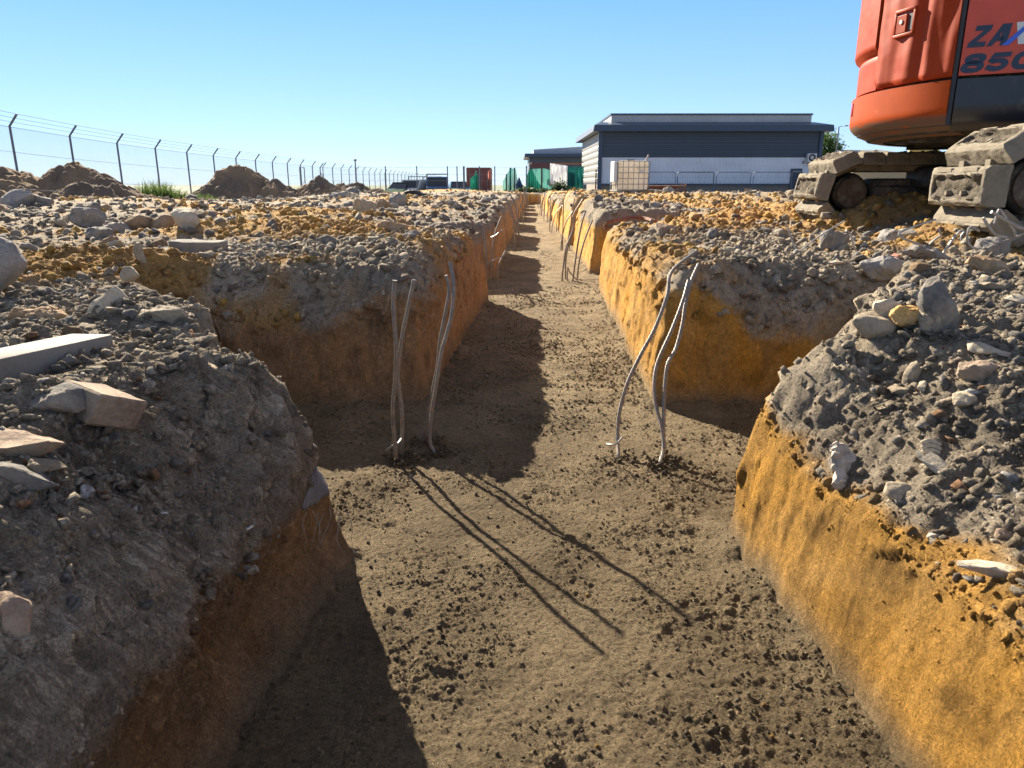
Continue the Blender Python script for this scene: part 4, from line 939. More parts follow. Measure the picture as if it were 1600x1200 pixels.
q = P(627, 284, Y=62); car('dark green car with a low roof parked beyond the wire fence', (q.x, 62, q.z - 1.46), R(75), dgreen, hatch, ((-1.0, .92), (-.35, 1.38), (1.1, 1.38), (1.85, .92)))
q = P(716, 283, Y=64); car('teal car parked right of the loaded blue truck', (q.x, 64, q.z - 1.46), R(100), teal, hatch, ((-1.0, .92), (-.35, 1.38), (1.1, 1.38), (1.85, .92)))
def truck(label, px, pyt, Y, rz, cab, load, hl):
    q = P(px, pyt, Y=Y); t = thing('parked_truck', label, 'truck', (q.x, Y, q.z - 2.1), rz)
    m = MB(); m.prism([(-2.3, .45), (-.5, .45), (-.5, 1.85), (-1.5, 1.85), (-1.9, 1.2), (-2.3, 1.05)], lambda u, v: Vector((u, -.85, v)), lambda u, v: Vector((u, .85, v))); m.build('cab', cab, t)
    m = MB(); m.add([(-1.92, -.75, 1.22), (-1.92, .75, 1.22), (-1.56, -.7, 1.78), (-1.56, .7, 1.78)], [(0, 1, 3, 2)]); m.v = [(x - .02, y, z) for x, y, z in m.v]; m.build('windscreen', glass, t)
    m = MB(); m.box((.95, 0, .85), (2.8, 1.8, .5), None, .03); m.build('load_bed', M['blacksteel'], t)
    m = MB(); m.box((1.0, 0, 1.1 + hl / 2), (2.5, 1.7, hl), None, .08); m.build('load', load, t)
    m = MB()
    for x in (-.35, 2.3):
        m.bar((x, -.85, 1.1), (x, -.85, 2.1), .06); m.bar((x, .85, 1.1), (x, .85, 2.1), .06); m.bar((x, -.85, 2.1), (x, .85, 2.1), .06)
    m.build('rack', M['steel'], t); wheels(t, (-1.45, 1.3), .85, .38)
    for s in (-1, 1): mm = MB(); mm.box((-2.31, s * .6, .8), (.06, .3, .16), None, .02); mm.build('headlight', M['white'], t)
    return t
truck('small truck carrying a pale tan load beyond the wire fence', 656, 276, 63, R(70), M['white'], pale, .75)
truck('dark blue truck with a roof rack, largest vehicle beyond the wire fence', 683, 272, 61, R(95), dblue, dblue, .8)

# red shipping container
cm = cladding('red_corrugated_steel', (.17, .045, .04), 'X', .27, .04, .55, .25); cm2 = cladding('red_corrugated_side', (.17, .045, .04), 'Y', .27, .04, .55, .25)
cl, cr = P(729, 262, Y=78), P(766, 262, Y=78); zb_ = cl.z - 2.6; Wc = cr.x - cl.x
ct = thing('shipping_container', 'dark red corrugated shipping container beyond the wire fence', 'container', ((cl.x + cr.x) / 2, 78, zb_), 0)
m = MB(); m.box((0, 3.0, 1.3), (Wc - .06, 6, 2.54)); m.build('body', cm2, ct)
for s in (-1, 1):
    m = MB(); m.box((s * Wc / 4, -.03, 1.3), (Wc / 2 - .1, .06, 2.4), None, .01); d_ = m.build('door', cm, ct)
    m = MB()
    for k in (-.3, .3): m.bar((s * Wc / 4 + k, -.09, .15), (s * Wc / 4 + k, -.09, 2.45), .04)
    m.build('locking_bar', M['steel'], d_)
m = MB()
for x in (-1, 1):
    for y in (0, 6.0): m.box((x * (Wc / 2 - .04), y, 1.3), (.14, .14, 2.62))
for z in (.06, 2.56): m.box((0, -.01, z), (Wc - .2, .12, .12)); m.box((Wc / 2 - .05, 3, z), (.10, 5.8, .12))
m.build('frame', M['rust'], ct)
def drape(name, label, pxs, Y, zbot, mat, n=10, seed=1, thick=.02, cat='netting'):
    """cloth hung from the given top outline, with folds"""
    tops = [P(a, b, Y=Y) for a, b in pxs]; vs = []; nu = n * (len(tops) - 1) + 1
    for j in range(9):
        for i in range(nu):
            k = min(i // n, len(tops) - 2); u = i / n - k; t = tops[k] + (tops[k + 1] - tops[k]) * u; v = j / 8
            fold = .16 * math.sin(i * 1.1 + seed) + .1 * math.sin(i * 2.7 + j * .5 + seed * 2)
            vs.append((t.x, t.y + fold * (.3 + v), t.z + (zbot - t.z) * v))
    fs = [(j * nu + i, j * nu + i + 1, (j + 1) * nu + i + 1, (j + 1) * nu + i) for j in range(8) for i in range(nu - 1)]
    me = bpy.data.meshes.new(name); me.from_pydata(vs, [], fs)
    for p in me.polygons: p.use_smooth = True
    o = link(name, me, mat); s_ = o.modifiers.new('thick', 'SOLIDIFY'); s_.thickness = thick
    return tag(o, label, cat)
gn = net_mat('green_shade_net', (.02, .26, .19), .8); gn2 = net_mat('teal_shade_net', (.02, .17, .15), .9); gl = net_mat('pale_green_net', (.14, .38, .33), .6)
wc_ = net_mat('white_tarp', (.72, .72, .74), .95); rd = plain('red_rag', (.55, .14, .10), .8)
drape('shade_net', 'small pointed green net hung in front of the red container', [(735, 279), (741, 274), (744, 266), (747, 276)], 70, -1.05, gn, seed=2)
drape('red_flag', 'pale red rag hanging on the corner of the red container', [(763, 268), (767, 264)], 70, P(766, 280, Y=70).z, rd, 4, 3, cat='rag')
drape('shade_net', 'tall pale green net draped between two poles right of the container', [(786, 283), (794, 268), (800, 263), (806, 264), (809, 285)], 66, -1.0, gl, seed=4)
drape('shade_net', 'bright green net spreading like a tent left of the hut', [(823, 275), (827, 264), (832, 265), (838, 280), (845, 290)], 58, -.95, gn, seed=5)
drape('shade_net', 'long pale green net strung behind the tent shaped net', [(832, 264), (850, 263), (868, 268)], 64, -1.0, gl, seed=6)
drape('white_tarp', 'white tarpaulin hanging from the shelter beside the warehouse', [(860, 255), (872, 257), (887, 259)], 62, P(870, 290, Y=62).z, wc_, seed=7, cat='tarpaulin')
drape('shade_net', 'dark teal net curtain under the shelter next to the warehouse', [(887, 261), (900, 261), (912, 260)], 61, -1.0, gn2, seed=8)
drape('blue_tarp', 'small blue tarp heap between the green nets', [(806, 288), (811, 276), (817, 290)], 64, -1.0, net_mat('blue_tarp', (.06, .12, .22), .95), seed=9, cat='tarpaulin')
def stake(label, px, pyt, Y, r=.06, mat=None):
    q = P(px, pyt, Y=Y); m = MB(); m.tube([(0, 0, 0), (0, 0, q.z + 1.1)], r, 8); return tag(m.build('net_pole', mat or M['blacksteel'], None, True, loc=(q.x, Y, -1.1)), label, 'pole')
stake('dark pole in the middle of the tall pale green net', 797.5, 262, 65.5, .09, gn2); stake('thin dark pole at the right of the tall pale green net', 804, 262, 65.5)
stake('dark pole between the pale green net and the white tarpaulin', 846.5, 262, 61, .07); stake('thin short pole left of the tall pale green net', 791.5, 272, 60)
stake('thin pole at the left edge of the tent shaped net', 822.5, 259, 57.5, .05); stake('thin black post at the near corner of the warehouse', 931.5, 265, 55, .05)
# open shelter with a red roof edge
sh = thing('shelter', 'open shelter with a dark red roof edge beside the warehouse', 'shelter', (P(846, 258, Y=67).x, 67, -1.05))
a, b = P(830, 255, Y=67), P(912, 258, Y=67); ox_ = sh.location.x
m = MB(); m.box(((a.x + P(862, 255, Y=67).x) / 2 - ox_, -.5, a.z + 1.05 - .2), (P(862, 255, Y=67).x - a.x, .08, .48)); m.build('fascia', plain('dark_red_sheet', (.11, .035, .035), .6), sh)
m = MB(); m.box(((a.x + b.x) / 2 - ox_, 1.2, a.z + 1.05 + .02), (b.x - a.x, 3.2, .06)); m.build('roof', M['rust'], sh)
for x in (a.x + .1, (a.x + b.x) / 2, b.x - .1):
    m = MB(); m.bar((x - ox_, 2.6, 0), (x - ox_, 2.6, a.z + 1.05), .1); m.build('post', M['blacksteel'], sh)
m = MB(); m.box((P(855, 286, Y=68.5).x - ox_, 2.2, .75), (2.2, .1, 1.5)); m.build('board', plain('pale_blue_board', (.42, .46, .55), .6), sh)
# small white portable toilet by the warehouse corner
q = P(913, 285, Y=63); t = thing('portable_cabin', 'small white cabin with a dark window beside the teal net', 'cabin', (q.x, 63, q.z - 1.5), 0)
m = MB(); m.box((0, 0, .7), (.36, .6, 1.5), None, .08); m.build('body', M['white'], t); m = MB(); m.box((.02, -.31, 1.15), (.2, .02, .3)); m.build('window', glass, t)

# ------------------------------------------------------------------ bushes and the tree
def leafy(name, label, cat, loc, rad, n, size, mat, seed, trunk=None, clumps=9, group=None):
    rg = np.random.default_rng(seed); t = thing(name, label, cat, loc, 0, group); rx, ry, rz_ = rad
    cs = rg.normal(size=(clumps, 3)); cs /= np.linalg.norm(cs, axis=1)[:, None]; cs *= rg.uniform(.25, .8, (clumps, 1)); vs = []; fs = []
    for i in range(n):
        c = cs[rg.integers(clumps)]; p = c + rg.normal(size=3) * .24
        p = p * np.array([rx, ry, rz_]) + np.array([0, 0, trunk[0] if trunk else rz_ * .8])
        if p[2] < .02: p[2] = abs(p[2])
        a = rg.normal(size=3); a /= np.linalg.norm(a); b = np.cross(a, rg.normal(size=3)); b /= np.linalg.norm(b); s_ = size * rg.uniform(.6, 1.3)
        k = len(vs); vs += [p - a * s_, p + b * s_ * .45, p + a * s_, p - b * s_ * .45]; fs.append((k, k + 1, k + 2, k + 3))
    link('crown', mesh_np('crown', vs, fs), mat, t)
    m = MB(); rg2 = random.Random(seed)
    top = trunk[0] if trunk else rz_ * .8; r0 = trunk[1] if trunk else .03
    m.tube([(0, 0, -.1), (.02, 0, top * .5), (0, .02, top)], [r0, r0 * .8, r0 * .5], 8)
    for c in cs[:7]:
        e = Vector(c * np.array([rx, ry, rz_])) + Vector((0, 0, top)); m.tube([(0, 0, top * .75), Vector((0, 0, top * .75)).lerp(e, .5) + Vector((0, 0, .1 * rz_)), e], [r0 * .5, r0 * .35, r0 * .12], 6)
    m.build('trunk', M['brownstone'], t, True); return t
q = P(1302, 235, Y=90); leafy('tree', 'bright green tree standing right of the navy warehouse', 'tree', (q.x, 92, -1), (1.9, 1.7, 2.7), 5200, .17, M['leaf'], 3, (4.2, .12), 12)
for i, (px, pyt, Y, rx, h, lab) in enumerate(((812, 293, 55, .7, .75, 'dark low bush left of the tent shaped net'), (832, 291, 55, .9, .9, 'dark bush in front of the tent shaped green net'), (853, 292, 55.5, .8, .8, 'dark bush in front of the long pale green net'),
      (876, 282, 56, .95, 1.3, 'tallest brownish bush in front of the white tarpaulin'), (893, 292, 56, .9, .8, 'dark bush under the dark teal net curtain'), (798, 296, 55, .6, .5, 'lowest dark bush under the tall pale green net'))):
    q = P(px, pyt, Y=Y); leafy('bush', lab, 'bush', (q.x, Y, -1.0), (rx, .7, (q.z + 1.0) * .55), 1500, .10, M['bushleaf'], 40 + i, None, 9)

# ------------------------------------------------------------------ warehouse
YF = 66.0
def X(px, Y=YF, py=200): return P(px, py, Y=Y).x
def Z(py, Y=YF, px=800): return P(px, py, Y=Y).z
xl_, xr_ = P(938, 240, Y=YF).x, P(1281, 240, Y=YF).x; zg = -1.0
z_pl, z_mid, z_eave, z_top = Z(288), Z(246), Z(206), Z(197); D = 16.5
wh = thing('warehouse', 'long navy and light grey steel warehouse beyond the site', 'warehouse', (xl_, YF, zg)); Wb = xr_ - xl_
dn = cladding('navy_cladding', (.034, .052, .078), 'Z', .30, .03, .45); lg = cladding('light_grey_cladding', (.62, .64, .68), 'X', .22, .03, .45)
sg = cladding('grey_side_cladding', (.20, .205, .19), 'Z', .55, .05, .5); trimm = plain('navy_trim', (.022, .045, .085), .4); pg_ = cladding('parapet_sheet', (.40, .40, .40), 'X', .22, .03, .5)
h = lambda z: z - zg
m = MB(); m.box((Wb / 2, D / 2, (h(z_mid) + h(z_eave)) / 2), (Wb - .04, D - .04, h(z_eave) - h(z_mid))); m.build('upper_wall', dn, wh)
m = MB(); m.box((Wb / 2, D / 2, (h(z_pl) + h(z_mid)) / 2), (Wb - .08, D - .08, h(z_mid) - h(z_pl))); m.build('lower_wall', lg, wh)
m = MB(); m.box((Wb / 2, D / 2, h(z_pl) / 2), (Wb - .12, D - .12, h(z_pl))); m.build('plinth', plain('brown_block_plinth', (.20, .165, .13), .9, 0, .2, 3), wh)
m = MB(); m.box((-.03, D / 2, (h(z_pl) + .15 + h(z_eave)) / 2), (.10, D - .5, h(z_eave) - h(z_pl) - .15)); m.build('side_wall', sg, wh)
m = MB(); m.box((-.02, -.03, h(z_eave) / 2 + .3), (.34, .24, h(z_eave) - .6)); m.build('corner_trim', trimm, wh)
m = MB(); m.box((Wb, -.03, h(z_eave) / 2), (.3, .2, h(z_eave))); m.build('corner_trim', trimm, wh)
m = MB(); m.box((Wb / 2, -.04, h(z_pl)), (Wb - .4, .12, .12)); m.build('drip_rail', trimm, wh)
zo = h(z_eave); ov = .75
m = MB(); xa, xb = -ov, Wb + ov
m.add([(xa, -ov, zo), (xb, -ov, zo), (xb, D + ov, zo), (xa, D + ov, zo), (xa + .1, -ov, zo + .52), (xb - .1, -ov, zo + .52), (xb - .1, D + ov, zo + .52), (xa + .1, D + ov, zo + .52),
       (xa + .9, .8, zo + .85), (xb - 1.2, .8, zo + .85), (xb - 1.2, D - .8, zo + .85), (xa + .9, D - .8, zo + .85)],
      [(3, 2, 1, 0), (0, 1, 5, 4), (1, 2, 6, 5), (2, 3, 7, 6), (3, 0, 4, 7), (4, 5, 9, 8), (5, 6, 10, 9), (6, 7, 11, 10), (7, 4, 8, 11), (8, 9, 10, 11)]); m.build('roof', trimm, wh)
zp = zo + .84
m = MB(); m.box(((Wb - .3) / 2 + .35, D / 2, zp + .28), (Wb - 1.6, D - 2.2, .66)); pr = m.build('parapet', pg_, wh)
m = MB(); m.box(((Wb - .3) / 2 + .35, D / 2, zp + .68), (Wb - 1.45, D - 2.05, .14)); m.build('coping', trimm, pr)
dx0, dx1 = P(1236, 265, Y=YF).x - xl_, P(1253, 265, Y=YF).x - xl_
m = MB(); m.box(((dx0 + dx1) / 2, -.06, h(Z(281))), (dx1 - dx0, .10, Z(264) - Z(299))); dr = m.build('door', plain('navy_door', (.02, .035, .055), .5), wh)
m = MB(); m.box(((dx0 + dx1) / 2, -.12, h(Z(268))), (dx1 - dx0 - .2, .03, .12)); m.build('door_sign', M['steel'], dr)
ax0, ax1 = P(1259, 247, Y=YF).x - xl_, P(1273, 247, Y=YF).x - xl_
m = MB(); m.box(((ax0 + ax1) / 2, -.25, h(Z(247))), (ax1 - ax0, .42, Z(240) - Z(254)), None, .03); ac = m.build('air_conditioner', M['white'], wh)
m = MB(); c_ = Vector((ax0 + .38, -.47, h(Z(246.5)))); m.tube([c_ + Vector((.23 * math.cos(a), 0, .23 * math.sin(a))) for a in [k * math.pi / 12 for k in range(25)]], .07, 6); m.build('fan_grille', M['dark_grey'], ac)
m = MB(); m.bar((ax0 + .1, -.25, h(Z(255))), (ax1 - .1, -.25, h(Z(255))), .07); m.bar((ax0 - .2, -.06, h(Z(251))), (ax0 - .2, -.06, h(Z(256))), .06); m.bar((ax0 + .5, -.05, h(Z(255))), (ax0 + .5, -.05, h(Z(261))), .05); m.build('bracket', M['dark_grey'], ac)
# second, lower building behind it on the left
Y2 = 92; l2 = P(827, 245, Y=Y2).x; r2_ = 8.6; e2 = Z(246, Y2)
b2 = thing('low_building', 'lower navy roofed building behind the left end of the warehouse', 'building', (l2, Y2, zg)); W2 = r2_ - l2
m = MB(); m.box((W2 / 2, 5, h(e2) / 2), (W2, 10, h(e2))); m.build('wall', cladding('navy_cladding_far', (.05, .075, .10), 'Z', .4, .03), b2)
m = MB(); m.box((W2 / 2 - .1, 5, h(e2) + .22), (W2 + .9, 11.4, .42), None, .05); m.build('roof', trimm, b2)
m = MB(); m.prism([(.55, h(e2) + .44), (W2, h(e2) + .44), (W2, h(e2) + 1.3), (.55, h(e2) + .95)], lambda u, v: Vector((u, .9, v)), lambda u, v: Vector((u, 9, v))); m.build('parapet', plain('pale_parapet', (.36, .38, .40), .5), b2)
# beige houses beyond, seen under the excavator
hb = thing('beige_building', 'beige building with a low grey roof seen under the excavator', 'building', (P(1395, 240, Y=85).x, 85, zg)); w_ = P(1462, 240, Y=85).x - P(1326, 240, Y=85).x
m = MB(); m.box((.6, 5, h(Z(246, 85)) / 2), (w_ * .9, 8, h(Z(246, 85)))); m.build('wall', plain('beige_plaster', (.42, .34, .20), .85), hb)
z0_, z1_ = h(Z(245, 85)), h(Z(231, 85))
m = MB(); m.add([(-w_ / 2, 0, z0_), (w_ / 2, 0, z0_), (w_ / 2, 10, z0_), (-w_ / 2, 10, z0_), (-w_ * .42, 5, z1_), (w_ * .1, 5, z1_)], [(0, 1, 5, 4), (1, 2, 5), (2, 3, 4, 5), (3, 0, 4), (3, 2, 1, 0)]); m.build('roof', plain('grey_sheet_roof', (.22, .215, .20), .7, 0, .2, 2), hb)
m = MB(); m.box((w_ * .33, -.4, z0_ + .35), (w_ * .34, .3, 1.0)); m.build('fascia', plain('ochre_board', (.50, .36, .10), .8), hb)

# temporary site fence panels before the warehouse
pnl = plain('fence_panel_tube', (.09, .12, .17), .5, .3)
for i, (x0, x1) in enumerate(((1012, 1057), (1058, 1117), (1119, 1175), (1177, 1239))):
    a, b = P(x0, 269, Y=58), P(x1, 269, Y=58); t = thing('fence_panel', ['site fence panel just right of the cream tank', 'site fence panel above the end of the rusty steel bundle', 'site fence panel in front of the light grey wall middle', 'site fence panel nearest the warehouse door'][i], 'fence panel', (a.x, 58, -.95))
    wd, ht = b.x - a.x, a.z + .95; m = MB(); r_ = .028 if i != 1 else .04
    m.tube([(0.05, 0, 0), (0.05, 0, ht - .1), (.12, 0, ht), (wd - .12, 0, ht), (wd - .05, 0, ht - .1), (wd - .05, 0, 0)], r_, 6); m.build('frame', pnl, t, True)
    m = MB(); n = int(wd / .14)
    for k in range(1, n): m.bar((k * wd / n, 0, .1), (k * wd / n, 0, ht - .02), .006)
    for k in range(1, 5): m.bar((.06, .01, ht * k / 5), (wd - .06, .01, ht * k / 5), .008)
    m.build('wire_mesh', pnl, t)

# ------------------------------------------------------------------ cream water tank in its cage
Yt = 20.5; bl, br = P(962, 297, Y=Yt), P(1012, 297, Y=Yt); tw = br.x - bl.x; zt0 = P(985, 303, Y=Yt).z - .02
tk = thing('water_tank', 'cream square water tank in a wire cage on a pallet', 'water tank', ((bl.x + br.x) / 2, Yt + .45, zt0), R(4))
zh = P(985, 251, Y=Yt).z - zt0
m = MB(); m.box((0, 0, .12 + (zh - .12) / 2), (tw - .05, .9, zh - .12), None, .05); m.build('tank', net_mat('cream_plastic', (.80, .72, .60), .97), tk, True)
m = MB()
for k in range(7):
    x = -tw / 2 + tw * k / 6
    for y in (-.475, .475): m.bar((x, y, .13), (x, y, zh - .0), .014)
for k in range(6):
    z = .13 + (zh - .15) * k / 5
    for y in (-.485, .485): m.bar((-tw / 2, y, z), (tw / 2, y, z), .016)
    for x in (-tw / 2, tw / 2): m.bar((x, -.48, z), (x, .48, z), .016)
for k in range(5):
    for x in (-tw / 2, tw / 2): m.bar((x, -.45 + k * .225, .13), (x, -.45 + k * .225, zh), .014)
m.build('cage', M['steel'], tk)
m = MB()
for x in (-.4, 0, .4): m.box((x * tw, 0, .05), (.12, .92, .09))
m.box((0, 0, .105), (tw + .02, .95, .025)); m.build('pallet', plain('grey_wood', (.28, .24, .19), .9), tk)
m = MB(); m.cyl((0, 0, zh - .01), (0, 0, zh + .04), .11, 20); m.build('lid', M['dark_grey'], tk)
m = MB(); m.box((-tw / 2 - .05, -.2, .60), (.10, .5, .55), None, .02); m.build('side_panel', M['white'], tk)
m = MB(); m.tube([(tw / 2 - .1, -.3, zh), (tw / 2 - .05, -.3, zh + .06), (tw / 2 - .01, -.3, zh + .16)], .02, 6); m.build('spout', pale, tk)
m = MB(); m.box((.22, -.492, .62), (.16, .006, .05)); m.build('plate', M['white'], tk)
t = thing('plastic_crate', 'small pale crate on the ground at the left foot of the cream tank', 'crate', (P(955, 309, Y=19.2).x, 19.2, gz_at(P(955, 309, Y=19.2).x, 19.2) - .01), R(8))
m = MB(); m.box((0, 0, .02), (.2, .2, .03)); 
for s in (-1, 1): m.box((s * .09, 0, .11), (.02, .2, .16)); m.box((0, s * .09, .11), (.16, .02, .16))
m.build('box', M['palestone'], t)
# bundle of rusty steel mesh behind the tank
a, b = P(1014, 306, Y=24), P(1070, 306, Y=24); bt = thing('steel_bundle', 'bundle of rusty reinforcing cages stacked right of the cream tank', 'steel bundle', (a.x - .15, 24, -.42)); wdt = b.x - a.x + .2
m = MB(); rg = random.Random(3)
for k in range(200):
    z = .03 + .36 * rg.random(); y = rg.random() * .9; m.bar((rg.uniform(-.1, .1), y, z), (wdt - rg.uniform(0, .25) - .15, y + rg.uniform(-.1, .1), z + rg.uniform(-.03, .03)), .014)
for k in range(46):
    x = wdt * (k + .5) / 46; y = -.02 + .05 * rg.random(); m.bar((x, y, .02), (x + rg.uniform(-.03, .03), y, .40 + rg.uniform(-.03, .03) + (.07 if k > 38 else 0)), .012); m.bar((x, y, .4), (x, .9, .4), .012)
m.build('bars', M['rust'], bt)
m = MB(); m.bar((0, -.06, .24), (wdt * .8, -.06, .27), .02); m.build('strap', M['wire'], bt)
#EXC
# ------------------------------------------------------------------ tracked excavator
EX, EY, ROT = 3.60, 5.0, R(-27)
ex = thing('excavator', 'orange red tracked excavator with muddy tracks standing on the right bank', 'excavator', (EX, EY, -.28))
EZ = -.28
RT, HW = 1.29, 1.075; XJ = -math.sqrt(RT * RT - HW * HW)
def arc(a0, a1, n, r=RT): return [(r * math.cos(R(a0 + (a1 - a0) * i / (n - 1))), r * math.sin(R(a0 + (a1 - a0) * i / (n - 1)))) for i in range(n)]
AJ = 180 + math.degrees(math.asin(HW / RT))
def shell(name, pts, zs, th, mat, parent, inset=None, dent=None, smooth=True):
    """a curved sheet: plan outline pts, levels zs, inset(z) pulls it in, thickness th inwards"""
    n = len(pts); nz = len(zs); out = []; inn = []
    for j, z in enumerate(zs):
        for i, (x, y) in enumerate(pts):
            x0, y0 = pts[max(i - 1, 0)]; x1, y1 = pts[min(i + 1, n - 1)]; tx, ty = x1 - x0, y1 - y0; l = math.hypot(tx, ty); nx_, ny_ = ty / l, -tx / l
            if nx_ * x + ny_ * y < 0: nx_, ny_ = -nx_, -ny_
            k = (inset(z) if inset else 0) + (dent(i / (n - 1), z) if dent else 0)
            out.append((x - nx_ * k, y - ny_ * k, z)); inn.append((x - nx_ * (k + th), y - ny_ * (k + th), z))
    N_ = n * nz; f = []
    for j in range(nz - 1):
        for i in range(n - 1):
            a, b, c, d = j * n + i, j * n + i + 1, (j + 1) * n + i + 1, (j + 1) * n + i
            f += [(a, b, c, d), (N_ + d, N_ + c, N_ + b, N_ + a)]
    for i in range(n - 1):
        f += [(i + 1, i, N_ + i, N_ + i + 1), ((nz - 1) * n + i, (nz - 1) * n + i + 1, N_ + (nz - 1) * n + i + 1, N_ + (nz - 1) * n + i)]
    for j in range(nz - 1):
        f += [(j * n, (j + 1) * n, N_ + (j + 1) * n, N_ + j * n), ((j + 1) * n + n - 1, j * n + n - 1, N_ + j * n + n - 1, N_ + (j + 1) * n + n - 1)]
    m = MB(); m.add(out + inn, f); o = m.build(name, mat, parent, smooth); o.rotation_euler = (0, 0, ROT); o.location = (0, 0, -EZ); return o
def zl(a, b, n): return [a + (b - a) * i / (n - 1) for i in range(n)]
ZS, ZTOP = .575, 1.60
full = arc(360 - AJ, AJ, 60); ring = [(1.1, HW)] + full + [(1.1, -HW)]
# dark core and underside
m = MB(); core = [(x * .955, y * .955) for x, y in ring]
m.prism(core, lambda u, v: Vector((u, v, .33)), lambda u, v: Vector((u, v, ZTOP - .04)))
o = m.build('body_frame', M['blacksteel'], ex); o.rotation_euler = (0, 0, ROT); o.location = (0, 0, -EZ)
m = MB(); under = [(x * .93, y * .93) for x, y in ring]; m.prism(under, lambda u, v: Vector((u * .97, v * .97, .295)), lambda u, v: Vector((u, v, .34)))
for k in (-.5, 0, .5): m.box((.1, k, .285), (1.9, .12, .03))
for s in (-1, 1): m.bar((-.9, .55 * s, .285), (.9, .75 * s, .285), .05)
o = m.build('underside', M['blacksteel'], ex); o.rotation_euler = (0, 0, ROT); o.location = (0, 0, -EZ)
def band_in(z):
    t = max(0, (.42 - z) / .14); return .20 * t**2.6 - .012 * sstep(.36, .44, np.array(z)).item() * 0
cw = shell('counterweight', arc(360 - AJ + 1, AJ - 1.2, 90), [.285, .295, .31, .33, .35, .37, .39, .41, .43, .46, .50, .54, .562, .57], .05, M['band'], ex, band_in)
def dent_c(u, z):
    p = (np.array([u * 5.0]), np.array([z * 3.0])); return .012 * noise2(*p)[0] + .008 * math.exp(-((u - .62) / .05)**2) * (1 + .5 * math.sin(z * 9)) - .007 * math.exp(-((u - .72) / .05)**2) + .006 * math.exp(-((u - .9) / .05)**2) + .03 * math.exp(-((z - ZS) / .035)**2) * (u < .05)
a_c = 207.5
cp = shell('corner_panel', arc(a_c + .4, AJ - 1.2, 70), zl(ZS + .012, ZTOP, 60), .03, M['paint'], ex, lambda z: .0 + .015 * math.exp(-((z - ZS - .01) / .01)**2), dent_c)
def tail_in(z): return .022 - .034 * sstep(.80, .84, np.array(z)).item() + .010 * math.exp(-((z - .80) / .012)**2)
tp = shell('tail_panel', arc(360 - AJ + 1, a_c - .4, 70), zl(ZS + .012, ZTOP, 60), .03, M['paint'], ex, tail_in)
shell('seal_strip', arc(AJ - 1.1, AJ + .0, 4), zl(.33, ZTOP, 5), .03, M['dark_grey'], ex, lambda z: .006)
side = [(XJ + .012 + (1.05 - XJ) * i / 12, -HW) for i in range(13)]
sd_ = shell('side_door', side, zl(ZS + .012, ZTOP, 6), .03, plain('orange_side_paint', (.50, .060, .024), .4, 0, .12, 5, dirt=(.25, .08, .05), dirt_amt=.15), ex)
lp = shell('lower_panel', side, [.30, .32, .36, .44, .52, ZS - .004], .03, M['gloss_black'], ex, lambda z: .004 + .05 * max(0, (.36 - z) / .06))
shell('left_side', [(1.06 - (1.06 - XJ - .02) * i / 8, HW) for i in range(9)], zl(.32, ZTOP, 5), .03, M['paint'], ex)
m = MB(); m.prism([(x * .985, y * .985) for x, y in ring], lambda u, v: Vector((u, v, ZTOP + .002)), lambda u, v: Vector((u * .97, v * .97, ZTOP + .05)))
o = m.build('hood', M['paint'], ex); o.rotation_euler = (0, 0, ROT); o.location = (0, 0, -EZ)
def on_body(ang, z, out):                                          # frame on the tail arc: local matrix (tangent, up, outward)
    a = R(ang); n_ = Vector((math.cos(a), math.sin(a), 0)); t_ = Vector((-math.sin(a), math.cos(a), 0)); return n_ * (RT + out) + Vector((0, 0, z)), t_, Vector((0, 0, 1)), n_
def plate(mb, ang, z, out, uw, vh, d):
    c, t_, u_, n_ = on_body(ang, z, out); Mx = Matrix((t_, u_, n_)).transposed().to_4x4(); mb.box(c, (uw, vh, d), Mx, min(uw, vh, d) * .18)
# door latch: raised rim, recessed cup and paddle with a lock
AL, ZL = 219.0, .93
m = MB()
for (du, dv, w_, h_) in ((0, .068, .165, .018), (0, -.068, .165, .018), (-.078, 0, .018, .15), (.078, 0, .018, .15)): plate(m, AL + math.degrees(du / RT), ZL + dv, .004, w_, h_, .022)
la = m.build('latch', M['paint'], ex, True); la.rotation_euler = (0, 0, ROT); la.location = (0, 0, -EZ)
m = MB(); plate(m, AL, ZL, -.004, .142, .122, .012); c_ = m.build('cup', plain('dark_red_recess', (.20, .03, .02), .5), la)
m = MB(); plate(m, AL - .9, ZL - .006, .007, .082, .10, .014); c_ = m.build('paddle', M['paint'], la)
m = MB(); c, t_, u_, n_ = on_body(AL - .9, ZL + .006, .013); m.cyl(c, c + n_ * .006, .013, 16); m.build('lock', M['steel'], la)
m = MB(); plate(m, AL + 2.2, ZL - .004, .0035, .035, .09, .006); m.build('finger_slot', M['dark_grey'], la)
# tail reflector slot on the counterweight
m = MB(); plate(m, 190.5, .50, -.004, .05, .085, .02); o = m.build('reflector', plain('red_reflector', (.30, .012, .008), .25), ex, True); o.rotation_euler = (0, 0, ROT); o.location = (0, 0, -EZ)
